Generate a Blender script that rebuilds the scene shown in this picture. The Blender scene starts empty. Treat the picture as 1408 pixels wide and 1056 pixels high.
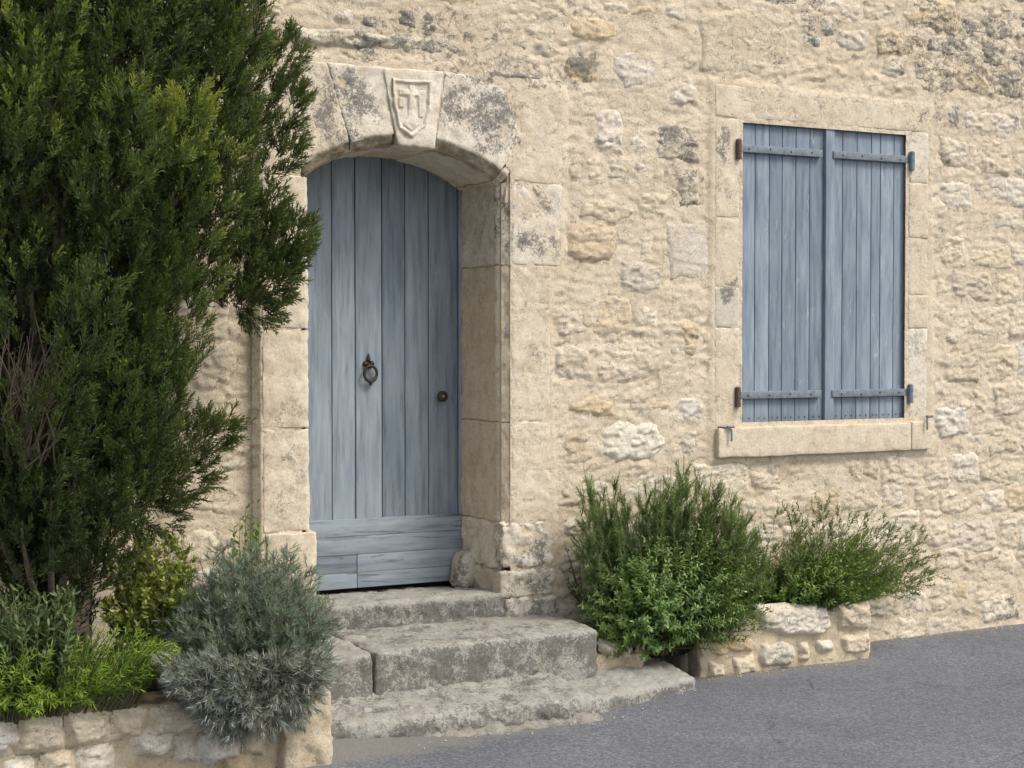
import bpy, math, random
import numpy as np

# ------------------------------------------------------------------ camera, sky, sun, exposure
F, W_PX, H_PX = 2200.0, 1408, 1056
YAW, PITCH = math.atan(F / 4200.0), math.atan(58 / F)
CAM = np.array((0.0, -7.4, 1.78))
scene = bpy.context.scene
col = scene.collection
cam = bpy.data.cameras.new('camera')
cam.sensor_width = 36.0
cam.lens = 36.0 * F / W_PX
cam.clip_end = 2000
cam_o = bpy.data.objects.new('camera', cam)
col.objects.link(cam_o)
cam_o.location = CAM
cam_o.rotation_euler = (math.pi / 2 - PITCH, 0, -YAW)
scene.camera = cam_o

SUN_EL, SUN_AZ = math.radians(52), math.radians(35)      # azimuth measured from the wall's outward normal towards +x
sun_dir = np.array((math.sin(SUN_AZ) * math.cos(SUN_EL), -math.cos(SUN_AZ) * math.cos(SUN_EL), math.sin(SUN_EL)))
world = bpy.data.worlds.new('World')
scene.world = world
world.use_nodes = True
wn, wl = world.node_tree.nodes, world.node_tree.links
sky = wn.new('ShaderNodeTexSky')
sky.sky_type = 'NISHITA'
sky.sun_disc = False
sky.sun_elevation = SUN_EL
sky.sun_rotation = math.atan2(sun_dir[0], sun_dir[1])
sky.dust_density = 3.0
sky.air_density = 1.0
hs = wn.new('ShaderNodeHueSaturation')
hs.inputs['Saturation'].default_value = 0.5
wl.new(sky.outputs[0], hs.inputs['Color'])
wl.new(hs.outputs[0], wn['Background'].inputs['Color'])
wn['Background'].inputs['Strength'].default_value = 0.14
sun = bpy.data.lights.new('sun', 'SUN')
sun.energy = 1.5
sun.angle = math.radians(20)
sun.color = (1.0, 0.95, 0.87)
sun_o = bpy.data.objects.new('sun', sun)
col.objects.link(sun_o)
sun_o.rotation_euler = (math.pi / 2 - SUN_EL, 0, math.atan2(sun_dir[0], -sun_dir[1]))
scene.view_settings.view_transform = 'Standard'
scene.view_settings.look = 'None'
scene.view_settings.gamma = 1.0
scene.view_settings.use_curve_mapping = False
scene.view_settings.exposure = 0.6

# ------------------------------------------------------------------ measuring the photograph: pixel -> point on a plane of the place
def _ray(px, py):
    a, b = (px - 704) / F, (528 - py) / F
    sy, cy, sp, cp = math.sin(YAW), math.cos(YAW), math.sin(PITCH), math.cos(PITCH)
    return np.array((sy * cp + a * cy + b * sy * sp, cy * cp - a * sy + b * cy * sp, -sp + b * cp))
def at(px, py, Y=0.0):                       # on the vertical plane y = Y
    d = _ray(px, py)
    return CAM + d * ((Y - CAM[1]) / d[1])
def atz(px, py, Z=0.0):                      # on the level plane z = Z
    d = _ray(px, py)
    return CAM + d * ((Z - CAM[2]) / d[2])
def xz(px, py, Y=0.0):
    p = at(px, py, Y)
    return (p[0], p[2])

# ------------------------------------------------------------------ numpy noise
def _hash(i, seed):
    h = (i[..., 0].astype(np.uint32) * np.uint32(374761393) + i[..., 1].astype(np.uint32) * np.uint32(668265263)
         + i[..., 2].astype(np.uint32) * np.uint32(2246822519) + np.uint32((seed * 3266489917) & 0xffffffff))
    h = (h ^ (h >> np.uint32(15))) * np.uint32(2246822519)
    h = (h ^ (h >> np.uint32(13))) * np.uint32(3266489917)
    return ((h ^ (h >> np.uint32(16))) & np.uint32(0xffffff)).astype(np.float64) / 16777215.0
def vnoise(P, seed=0):
    I = np.floor(P).astype(np.int64)
    f = P - I
    f = f * f * f * (f * (f * 6 - 15) + 10)
    out = 0.0
    for dx in (0, 1):
        wx = f[..., 0] if dx else 1 - f[..., 0]
        for dy in (0, 1):
            wy = f[..., 1] if dy else 1 - f[..., 1]
            for dz in (0, 1):
                wz = f[..., 2] if dz else 1 - f[..., 2]
                out = out + wx * wy * wz * _hash(I + np.array((dx, dy, dz)), seed)
    return out * 2 - 1
def fbm(P, octaves=4, seed=0, gain=0.5):
    s, a, t = 0.0, 1.0, 0.0
    for k in range(octaves):
        s = s + a * vnoise(P * (2.03 ** k) + 17.3 * k, seed + k)
        t += a
        a *= gain
    return s / t
def chips(P, seed=0, tilt=1.0):
    """broken facets: each cell of a jittered grid is a small tilted plane with a hard edge"""
    P = P + 0.35 * np.stack([vnoise(P * 1.7 + 5 * k, seed + 40 + k) for k in range(3)], -1)
    I = np.floor(P).astype(np.int64)
    best = np.full(P.shape[:-1], 1e9)
    h = np.zeros(P.shape[:-1])
    for dx in (-1, 0, 1):
        for dy in (-1, 0, 1):
            for dz in (-1, 0, 1):
                J = I + np.array((dx, dy, dz))
                c = J + np.stack([_hash(J, seed + q) for q in (1, 2, 3)], -1)
                D = P - c
                d2 = (D * D).sum(-1)
                g = np.stack([_hash(J, seed + q) * 2 - 1 for q in (4, 5, 6)], -1)
                v = _hash(J, seed + 7) * 2 - 1 + tilt * (g * D).sum(-1) * 1.6
                m = d2 < best
                best = np.where(m, d2, best)
                h = np.where(m, v, h)
    return h * 0.5
def chips2(P, seed=0, tilt=1.0, ledge=0.0):
    """the same facets on a plane: P[...,0:2]"""
    Q = np.concatenate([P[..., :2], np.zeros(P.shape[:-1] + (1,))], -1)
    Q[..., 0] += 0.35 * vnoise(P * 1.7, seed + 40)
    Q[..., 1] += 0.35 * vnoise(P * 1.7 + 5, seed + 41)
    Q[..., 2] = 0.5
    I = np.floor(Q).astype(np.int64)
    best = np.full(P.shape[:-1], 1e9)
    h = np.zeros(P.shape[:-1])
    for dx in (-1, 0, 1):
        for dy in (-1, 0, 1):
            J = I + np.array((dx, dy, 0))
            ex, ey = Q[..., 0] - J[..., 0] - _hash(J, seed + 1), Q[..., 1] - J[..., 1] - _hash(J, seed + 2)
            d2 = ex * ex + ey * ey
            v = _hash(J, seed + 7) * 2 - 1 + tilt * 1.6 * ((_hash(J, seed + 4) * 2 - 1) * ex + (_hash(J, seed + 5) * 2 - 1 - ledge) * ey)
            m = d2 < best
            best = np.where(m, d2, best)
            h = np.where(m, v, h)
    return h * 0.5
def smooth(a, b, x):
    t = np.clip((x - a) / (b - a), 0, 1)
    return t * t * (3 - 2 * t)

# ------------------------------------------------------------------ mesh helpers
def link(o, parent=None):
    col.objects.link(o)
    if parent is not None:
        o.parent = parent
    return o
def mesh_obj(name, V, Fc, mat, parent=None, smooth_shade=True, attrs=None, color=None, kind=None):
    V = np.asarray(V, np.float32)
    Fc = np.asarray(Fc, np.int32)
    me = bpy.data.meshes.new(name)
    n, k = Fc.shape
    me.vertices.add(len(V))
    me.vertices.foreach_set('co', V.ravel())
    me.loops.add(n * k)
    me.loops.foreach_set('vertex_index', Fc.ravel())
    me.polygons.add(n)
    me.polygons.foreach_set('loop_start', np.arange(0, n * k, k, dtype=np.int32))
    me.polygons.foreach_set('loop_total', np.full(n, k, np.int32))
    if smooth_shade:
        me.polygons.foreach_set('use_smooth', np.ones(n, bool))
    for an, av in (attrs or {}).items():
        at_ = me.attributes.new(an, 'FLOAT', 'POINT')
        at_.data.foreach_set('value', np.asarray(av, np.float32))
    me.update(calc_edges=True)
    me.validate()
    if mat is not None:
        me.materials.append(mat)
    o = bpy.data.objects.new(name, me)
    if color is not None:
        o.color = (*color, 1.0)
    if kind:
        o['kind'] = kind
    return link(o, parent)
def thing(name, label, cat, loc=(0, 0, 0), group=None):
    o = bpy.data.objects.new(name, None)
    o.empty_display_size = 0.1
    link(o)
    o['label'], o['category'] = label, cat
    if group:
        o['group'] = group
    return o
class Bag:
    """collects faces (quads) for one mesh"""
    def __init__(s):
        s.V, s.F, s.n = [], [], 0
    def add(s, V, Fc):
        s.V.append(np.asarray(V, float))
        s.F.append(np.asarray(Fc, int) + s.n)
        s.n += len(V)
    def get(s):
        return np.concatenate(s.V), np.concatenate(s.F)
def normals(V, Fc):
    N = np.zeros_like(V)
    n = np.cross(V[Fc[:, 2]] - V[Fc[:, 0]], V[Fc[:, 3 if Fc.shape[1] > 3 else 1]] - V[Fc[:, 1 if Fc.shape[1] > 3 else 0]])
    for k in range(Fc.shape[1]):
        np.add.at(N, Fc[:, k], n)
    return N / np.maximum(np.linalg.norm(N, axis=1, keepdims=True), 1e-12)
def rbox(L, r, seg):
    """rounded box from 0 to L, segments about seg long, outward quads"""
    axes = []
    for k in range(3):
        rr = min(r, L[k] * 0.45)
        n = max(1, int(round((L[k] - 2 * rr) / seg)))
        axes.append(np.concatenate([[0, rr * 0.3], np.linspace(rr, L[k] - rr, n + 1), [L[k] - rr * 0.3, L[k]]]))
    Vs, Fs, n = [], [], 0
    for k in range(3):
        a, b = (k + 1) % 3, (k + 2) % 3
        A, B = np.meshgrid(axes[a], axes[b], indexing='ij')
        for side in (0, 1):
            P = np.zeros(A.shape + (3,))
            P[..., a], P[..., b], P[..., k] = A, B, L[k] * side
            na, nb = A.shape
            idx = np.arange(na * nb).reshape(na, nb) + n
            q = np.stack([idx[:-1, :-1], idx[1:, :-1], idx[1:, 1:], idx[:-1, 1:]], -1).reshape(-1, 4)
            if not side:
                q = q[:, ::-1]
            Vs.append(P.reshape(-1, 3))
            Fs.append(q)
            n += na * nb
    V, Fc = np.concatenate(Vs), np.concatenate(Fs)
    key = np.round(V * 1e6).astype(np.int64)
    _, first, inv = np.unique(key, axis=0, return_index=True, return_inverse=True)
    V, Fc = V[first], inv.reshape(-1)[Fc]
    Lh = np.array(L) / 2
    rr = np.minimum(r, np.array(L) * 0.45)
    c = V - Lh
    inner = np.clip(c, -(Lh - rr), Lh - rr)
    d = c - inner
    ln = np.linalg.norm(d / rr, axis=1, keepdims=True)
    V = Lh + inner + np.where(ln > 1e-9, d / np.maximum(ln, 1e-9), d)
    return V, Fc
def hexa(front, y0, y1, r=0.008, seg=0.03, amp=0.002, freq=12.0, chip=0.0, chip_freq=25.0, seed=0, chamfer=None, wob=0.0):
    """a stone block: front = four (x,z) corners BL, BR, TR, TL on the wall plane, from y0 (front) to y1 (back).
    chamfer = ('l'|'r', size): cut the front arris of the left or right side."""
    BL, BR, TR, TL = [np.array(p, float) for p in front]
    Lx = (np.linalg.norm(BR - BL) + np.linalg.norm(TR - TL)) / 2
    Lz = (np.linalg.norm(TL - BL) + np.linalg.norm(TR - BR)) / 2
    V, Fc = rbox((Lx, y1 - y0, Lz), r, seg)
    if chamfer:
        side, c = chamfer
        a = V[:, 0] if side == 'l' else Lx - V[:, 0]
        b = V[:, 1]
        dlt = np.maximum(0, (c - a - b) / 2)
        V[:, 0] += dlt if side == 'l' else -dlt
        V[:, 1] += dlt
    u, w = V[:, 0:1] / Lx, V[:, 2:3] / Lz
    q = (BL * (1 - u) + BR * u) * (1 - w) + (TL * (1 - u) + TR * u) * w
    P = np.stack([q[:, 0], y0 + V[:, 1], q[:, 1]], -1)
    return roughen(P, Fc, amp, freq, chip, chip_freq, seed, wob), Fc
def roughen(P, Fc, amp, freq=12.0, chip=0.0, chip_freq=25.0, seed=0, wob=0.0):
    N = normals(P, Fc)
    h = amp * fbm(P * freq, 4, seed)
    if chip:
        h = h + chip * chips(P * chip_freq, seed)
    if wob:
        h = h + wob * vnoise(P * 4.0, seed + 9)
    return P + N * np.asarray(h)[:, None]
def poly_sdf(P, poly):
    """signed distance, positive inside"""
    poly = np.asarray(poly, float)
    d = np.full(len(P), 1e9)
    s = np.ones(len(P))
    n = len(poly)
    for i in range(n):
        a, b = poly[i], poly[i - 1]
        e, w = b - a, P - a
        t = np.clip((w @ e) / (e @ e), 0, 1)
        d = np.minimum(d, ((w - t[:, None] * e) ** 2).sum(1))
        c1, c2, c3 = P[:, 1] >= a[1], P[:, 1] < b[1], e[0] * w[:, 1] > e[1] * w[:, 0]
        flip = (c1 & c2 & c3) | (~c1 & ~c2 & ~c3)
        s = np.where(flip, -s, s)
    return -s * np.sqrt(d)
def box(x0, x1, y0, y1, z0, z1):
    V = np.array([(x, y, z) for x in (x0, x1) for y in (y0, y1) for z in (z0, z1)], float)
    return V, np.array([(0, 1, 3, 2), (4, 6, 7, 5), (0, 4, 5, 1), (2, 3, 7, 6), (0, 2, 6, 4), (1, 5, 7, 3)])
def tube(pts, rad, n=6, caps=True):
    pts = np.asarray(pts, float)
    rad = np.broadcast_to(np.asarray(rad, float), (len(pts),))
    T = np.gradient(pts, axis=0)
    T /= np.maximum(np.linalg.norm(T, axis=1, keepdims=True), 1e-9)
    ref = np.array((0.31, 0.22, 0.92)) if abs(T[0][2]) < 0.8 else np.array((0.95, 0.2, 0.1))
    A = np.cross(T, ref)
    A /= np.linalg.norm(A, axis=1, keepdims=True)
    B = np.cross(T, A)
    th = np.arange(n) * 2 * math.pi / n
    V = pts[:, None] + rad[:, None, None] * (np.cos(th)[None, :, None] * A[:, None] + np.sin(th)[None, :, None] * B[:, None])
    m = len(pts)
    i = np.arange(m - 1)[:, None] * n
    j = np.arange(n)[None]
    Fc = np.stack([i + j, i + (j + 1) % n, i + n + (j + 1) % n, i + n + j], -1).reshape(-1, 4)
    return V.reshape(-1, 3), Fc

# ------------------------------------------------------------------ materials
class NT:
    def __init__(s, name):
        s.m = bpy.data.materials.new(name)
        s.m.use_nodes = True
        s.t = s.m.node_tree
        s.b = s.t.nodes['Principled BSDF']
        s.out = s.t.nodes['Material Output']
    def n(s, typ, ins=None, **kw):
        nd = s.t.nodes.new('ShaderNode' + typ)
        for k, v in kw.items():
            setattr(nd, k, v)
        for k, v in (ins or {}).items():
            s.put(nd.inputs[k], v)
        return nd
    def put(s, sock, v):
        if isinstance(v, bpy.types.NodeSocket):
            s.t.links.new(v, sock)
        elif isinstance(v, (tuple, list)) and len(v) == 3 and sock.type == 'RGBA':
            sock.default_value = (*v, 1)
        else:
            sock.default_value = v
    def coord(s, scale=(1, 1, 1)):
        tc = s.n('TexCoord')
        mp = s.n('Mapping', {'Vector': tc.outputs['Object'], 'Scale': scale})
        return mp.outputs[0]
    def noise(s, vec, scale, detail=4, rough=0.55, dist=0.0):
        return s.n('TexNoise', {'Vector': vec, 'Scale': scale, 'Detail': detail, 'Roughness': rough, 'Distortion': dist}).outputs['Fac']
    def ramp(s, fac, stops, interp='LINEAR'):
        r = s.n('ValToRGB', {'Fac': fac})
        e = r.color_ramp
        e.interpolation = interp
        while len(e.elements) < len(stops):
            e.elements.new(0.5)
        for el, (p, c) in zip(e.elements, stops):
            el.position = p
            el.color = (*c, 1) if isinstance(c, tuple) else (c, c, c, 1)
        return r.outputs[0]
    def mix(s, fac, a, b, mode='MIX'):
        m = s.n('Mix', data_type='RGBA', blend_type=mode)
        s.put(m.inputs[0], fac)
        s.put(m.inputs[6], a)
        s.put(m.inputs[7], b)
        return m.outputs[2]
    def math(s, op, a, b=0.0, clamp=False):
        m = s.n('Math', operation=op, use_clamp=clamp)
        s.put(m.inputs[0], a)
        s.put(m.inputs[1], b)
        return m.outputs[0]
    def attr(s, name):
        return s.n('Attribute', attribute_name=name).outputs['Fac']
    def bump(s, h, strength, dist, prev=None):
        b = s.n('Bump', {'Height': h, 'Strength': strength, 'Distance': dist})
        if prev is not None:
            s.put(b.inputs['Normal'], prev)
        return b.outputs[0]
    def set(s, **kw):
        for k, v in kw.items():
            s.put(s.b.inputs[k.replace('_', ' ')], v)
        return s.m

def stone_material(name, fine=1.0, grime=(0.085, 0.079, 0.070), grime_scale=1.0, ov=((0.57, 0.455, 0.295), (0.68, 0.635, 0.54))):
    """limestone: object colour x mottling, ochre and pale weathering, dark lichen where the 'stain' attribute allows it"""
    t = NT(name)
    v = t.coord()
    base = t.n('ObjectInfo').outputs['Color']
    big = t.noise(v, 2.3, 5, 0.6)
    mid = t.noise(v, 13, 5, 0.65, 0.4)
    sm = t.noise(v, 70, 4, 0.7)
    c = t.mix(1.0, base, t.ramp(mid, [(0.28, (0.74, 0.71, 0.66)), (0.5, (1, 1, 1)), (0.72, (1.1, 1.11, 1.12))]), 'MULTIPLY')
    c = t.mix(t.ramp(big, [(0.5, 0.0), (0.72, 0.55)]), c, ov[0])
    c = t.mix(t.ramp(t.noise(v, 7.0, 5, 0.7, 0.6), [(0.56, 0.0), (0.7, 0.5)]), c, ov[1])
    c = t.mix(1.0, c, t.ramp(sm, [(0.25, (0.72, 0.70, 0.66)), (0.5, (1, 1, 1)), (0.78, (1.1, 1.1, 1.1))]), 'MULTIPLY')
    c = t.mix(t.math('MULTIPLY', t.attr('ochre'), t.ramp(t.noise(v, 16, 5, 0.7, 0.5), [(0.3, 0.35), (0.6, 0.95)])), c, t.mix(t.noise(v, 40, 4), (0.13, 0.105, 0.058), (0.33, 0.265, 0.155)))
    if fine >= 1.0:
        cw = t.n('VectorMath', {0: t.n('TexNoise', {'Vector': v, 'Scale': 9.0, 'Detail': 5.0, 'Roughness': 0.7}).outputs['Color'], 1: (0.16, 0.16, 0.16), 2: t.n('Mapping', {'Vector': v, 'Scale': (0.6, 1, 1.4)}).outputs[0]}, operation='MULTIPLY_ADD').outputs[0]
        ce = t.n('TexVoronoi', {'Vector': cw, 'Scale': 17.0}, feature='DISTANCE_TO_EDGE').outputs['Distance']
        cf = t.math('MULTIPLY', t.ramp(ce, [(0.0, 1.0), (0.035, 0.0)]), t.ramp(t.noise(v, 13, 4, 0.6), [(0.48, 0.0), (0.56, 0.95)]))
        c = t.mix(cf, c, (0.15, 0.135, 0.115))

    st = t.attr('stain')
    ln = t.math('ADD', t.math('MULTIPLY', t.noise(v, 48 * grime_scale, 8, 0.8, 1.2), 0.62), t.math('MULTIPLY', t.noise(v, 9 * grime_scale, 4, 0.6), 0.38))
    ln = t.math('ADD', t.math('MULTIPLY', t.math('SUBTRACT', ln, 0.5), 1.7), 0.5)
    lf = t.math('ADD', ln, t.math('MULTIPLY', st, 0.16))
    lf = t.ramp(lf, [(0.60, 0.0), (0.635, 0.8), (0.80, 0.97)])
    c = t.mix(t.math('MULTIPLY', lf, t.math('MULTIPLY', st, 2.2, True)), c, t.mix(t.noise(v, 60, 3), grime, (0.25, 0.235, 0.205)))
    pit = t.n('TexVoronoi', {'Vector': v, 'Scale': 95.0}).outputs['Distance']
    pitf = t.ramp(pit, [(0.08, 0.0), (0.22, 1.0)])
    nz = t.n('TexNoise', {'Vector': v, 'Scale': 16.0, 'Detail': 3.0}).outputs['Color']
    wv = t.n('VectorMath', {0: nz, 1: (0.06, 0.06, 0.06), 2: v}, operation='MULTIPLY_ADD')
    fl = t.n('TexVoronoi', {'Vector': wv.outputs[0], 'Scale': 42.0}).outputs['Color']
    fl2 = t.n('TexVoronoi', {'Vector': wv.outputs[0], 'Scale': 90.0}).outputs['Color']
    b0 = t.bump(t.math('ADD', fl, t.math('MULTIPLY', fl2, 0.5)), 0.5 * fine, 0.006)
    b1 = t.bump(t.noise(v, 26, 6, 0.7), 0.6 * fine, 0.010, b0)
    b2 = t.bump(t.noise(v, 120, 5, 0.75), 0.8 * fine, 0.005, b1)
    b3 = t.bump(pitf, 0.25 * fine, 0.003, b2)
    if fine >= 1.0:
        b3 = t.bump(cf, -0.6, 0.006, b3)
    return t.set(Base_Color=c, Roughness=0.93, Normal=b3, Specular_IOR_Level=0.2)

M = {}
M['stone'] = stone_material('limestone')
M['dressed'] = stone_material('dressed limestone', 0.6)
M['step'] = stone_material('worn step stone', 1.3, (0.062, 0.059, 0.053), 0.8, ((0.31, 0.285, 0.24), (0.47, 0.455, 0.42)))
def mortar_material():
    t = NT('lime mortar')
    v = t.coord()
    base = t.n('ObjectInfo').outputs['Color']
    c = t.mix(1.0, base, t.ramp(t.noise(v, 6, 6, 0.65, 0.5), [(0.3, (0.80, 0.77, 0.72)), (0.5, (1, 1, 1)), (0.7, (1.12, 1.11, 1.10))]), 'MULTIPLY')
    c = t.mix(t.ramp(t.noise(v, 1.6, 4, 0.6), [(0.5, 0.0), (0.75, 0.5)]), c, (0.60, 0.475, 0.315))
    c = t.mix(1.0, c, t.ramp(t.noise(v, 90, 4, 0.75), [(0.25, (0.72, 0.7, 0.67)), (0.5, (1, 1, 1)), (0.75, (1.1, 1.1, 1.1))]), 'MULTIPLY')
    cw = t.n('VectorMath', {0: t.n('TexNoise', {'Vector': v, 'Scale': 9.0, 'Detail': 5.0, 'Roughness': 0.7}).outputs['Color'], 1: (0.16, 0.16, 0.16), 2: t.n('Mapping', {'Vector': v, 'Scale': (0.6, 1, 1.4)}).outputs[0]}, operation='MULTIPLY_ADD').outputs[0]
    ce = t.n('TexVoronoi', {'Vector': cw, 'Scale': 17.0}, feature='DISTANCE_TO_EDGE').outputs['Distance']
    cf = t.math('MULTIPLY', t.ramp(ce, [(0.0, 1.0), (0.035, 0.0)]), t.ramp(t.noise(v, 13, 4, 0.6), [(0.48, 0.0), (0.56, 0.95)]))
    c = t.mix(cf, c, (0.15, 0.135, 0.115))
    st = t.attr('stain')
    lf = t.math('ADD', t.noise(v, 22, 6, 0.75, 0.8), t.math('MULTIPLY', st, 0.19))
    c = t.mix(t.math('MULTIPLY', t.ramp(lf, [(0.62, 0.0), (0.74, 0.8)]), t.math('MULTIPLY', st, 2.0, True)), c, (0.12, 0.11, 0.095))
    nz = t.n('TexNoise', {'Vector': v, 'Scale': 16.0, 'Detail': 3.0}).outputs['Color']
    wv = t.n('VectorMath', {0: nz, 1: (0.06, 0.06, 0.06), 2: v}, operation='MULTIPLY_ADD').outputs[0]
    fl = t.n('TexVoronoi', {'Vector': t.n('Mapping', {'Vector': wv, 'Scale': (0.7, 1, 1.3)}).outputs[0], 'Scale': 36.0}).outputs['Color']
    b0 = t.bump(fl, 0.55, 0.006)
    b1 = t.bump(t.noise(v, 30, 6, 0.75), 0.7, 0.010, b0)
    b2 = t.bump(cf, -0.6, 0.006, t.bump(t.noise(v, 150, 4, 0.75), 0.9, 0.004, b1))
    return t.set(Base_Color=c, Roughness=0.95, Normal=b2, Specular_IOR_Level=0.15)
M['mortar'] = mortar_material()
def paint_material(name, a, b, worn, wear=0.5, along='z', crack=0.0):
    t = NT(name)
    rnd = t.n('ObjectInfo').outputs['Random']
    tc = t.n('TexCoord')
    sh = t.n('CombineXYZ', {'X': t.math('MULTIPLY', rnd, 7.0), 'Y': 0.0, 'Z': t.math('MULTIPLY', rnd, 23.0)})
    vv = t.n('VectorMath', {0: tc.outputs['Object'], 1: sh.outputs[0]}, operation='ADD').outputs[0]
    g = t.n('Mapping', {'Vector': vv, 'Scale': (1, 1, 0.07) if along == 'z' else (0.09, 1, 1)}).outputs[0]
    g2 = t.n('Mapping', {'Vector': vv, 'Scale': (1, 1, 0.18) if along == 'z' else (0.22, 1, 1)}).outputs[0]
    gr = t.noise(g, 42, 6, 0.65)
    st = t.noise(g2, 14, 5, 0.65, 0.4)
    c = t.mix(t.ramp(st, [(0.3, 0.0), (0.7, 1.0)]), a, b)
    c = t.mix(1.0, c, t.ramp(rnd, [(0.0, (0.76, 0.78, 0.80)), (1.0, (1.16, 1.15, 1.14))]), 'MULTIPLY')
    c = t.mix(1.0, c, t.ramp(gr, [(0.28, (0.58, 0.60, 0.62)), (0.5, (1, 1, 1)), (0.75, (1.16, 1.16, 1.14))]), 'MULTIPLY')
    wr = t.math('MULTIPLY', t.ramp(t.noise(g2, 30, 6, 0.75, 0.3), [(0.60, 0.0), (0.70, 1.0)]), wear)
    c = t.mix(wr, c, worn)
    dk = t.ramp(t.noise(g, 17, 4, 0.7), [(0.62, 0.0), (0.74, 0.45)])
    c = t.mix(dk, c, (0.10, 0.115, 0.13))
    b1 = t.bump(gr, 0.35, 0.003)
    if crack:
        ck = t.ramp(t.noise(g, 26, 5, 0.7, 0.6), [(0.58, 0.0), (0.605, 1.0)])
        c = t.mix(t.math('MULTIPLY', ck, crack), c, (0.075, 0.07, 0.065))
        b1 = t.bump(ck, -0.6, 0.004, b1)
    b2 = t.bump(t.noise(vv, 45, 4), 0.12, 0.003, b1)
    return t.set(Base_Color=c, Roughness=0.62, Normal=b2, Specular_IOR_Level=0.3)
M['door'] = paint_material('weathered blue door paint', (0.190, 0.232, 0.270), (0.275, 0.315, 0.346), (0.39, 0.405, 0.405), 0.45)
M['kick'] = paint_material('cracked blue kick board paint', (0.181, 0.222, 0.258), (0.262, 0.30, 0.33), (0.37, 0.38, 0.37), 0.5, 'x', 0.6)
M['shutter'] = paint_material('weathered blue shutter paint', (0.18, 0.225, 0.275), (0.308, 0.355, 0.402), (0.46, 0.485, 0.50), 0.7)
def plain(name, c, rough=0.6, metal=0.0, var=0.25, scale=30, bump=0.3):
    t = NT(name)
    v = t.coord()
    n = t.noise(v, scale, 5, 0.65)
    cc = t.mix(1.0, c, t.ramp(n, [(0.3, (1 - var,) * 3), (0.7, (1 + var,) * 3)]), 'MULTIPLY')
    return t.set(Base_Color=cc, Roughness=rough, Metallic=metal, Normal=t.bump(t.noise(v, scale * 4, 4), bump, 0.002))
M['iron'] = plain('rusted black iron', (0.045, 0.036, 0.03), 0.55, 0.5, 0.5, 60, 0.5)
M['rust'] = plain('rusty iron', (0.13, 0.085, 0.06), 0.8, 0.2, 0.5, 60, 0.5)
M['brass'] = plain('dull brass', (0.42, 0.33, 0.15), 0.4, 0.8, 0.2, 60, 0.1)
M['strap'] = plain('blue grey painted iron', (0.165, 0.195, 0.22), 0.6, 0.0, 0.35, 45, 0.4)
M['dark'] = plain('black gap backing', (0.02, 0.02, 0.022), 0.9)  # near-black colour of backing panels, painting the darkness behind gaps
M['bark'] = plain('grey brown bark', (0.14, 0.105, 0.08), 0.9, 0, 0.45, 25, 1.0)
M['twig'] = plain('brown dead twigs', (0.12, 0.088, 0.06), 0.9, 0, 0.4, 30, 0.5)
M['stem'] = plain('green brown stems', (0.13, 0.125, 0.06), 0.8, 0, 0.4, 30, 0.3)
M['soil'] = plain('dry soil', (0.12, 0.09, 0.06), 0.95, 0, 0.5, 20, 1.0)
M['tile'] = plain('terracotta roof', (0.40, 0.22, 0.13), 0.9, 0, 0.3, 6, 0.5)
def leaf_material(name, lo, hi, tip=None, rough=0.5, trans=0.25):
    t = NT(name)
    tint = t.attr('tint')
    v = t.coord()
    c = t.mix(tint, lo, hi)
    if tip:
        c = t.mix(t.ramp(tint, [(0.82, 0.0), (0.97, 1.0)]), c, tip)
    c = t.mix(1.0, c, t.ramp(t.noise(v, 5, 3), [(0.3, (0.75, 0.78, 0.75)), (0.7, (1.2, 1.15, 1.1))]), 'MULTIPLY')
    t.set(Base_Color=c, Roughness=rough, Specular_IOR_Level=0.35)
    tr = t.n('BsdfTranslucent', {'Color': t.mix(1.0, c, (1.3, 1.35, 0.6), 'MULTIPLY')})
    mx = t.n('MixShader', {0: trans, 1: t.b.outputs[0], 2: tr.outputs[0]})
    t.t.links.new(mx.outputs[0], t.out.inputs['Surface'])
    return t.m
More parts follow.
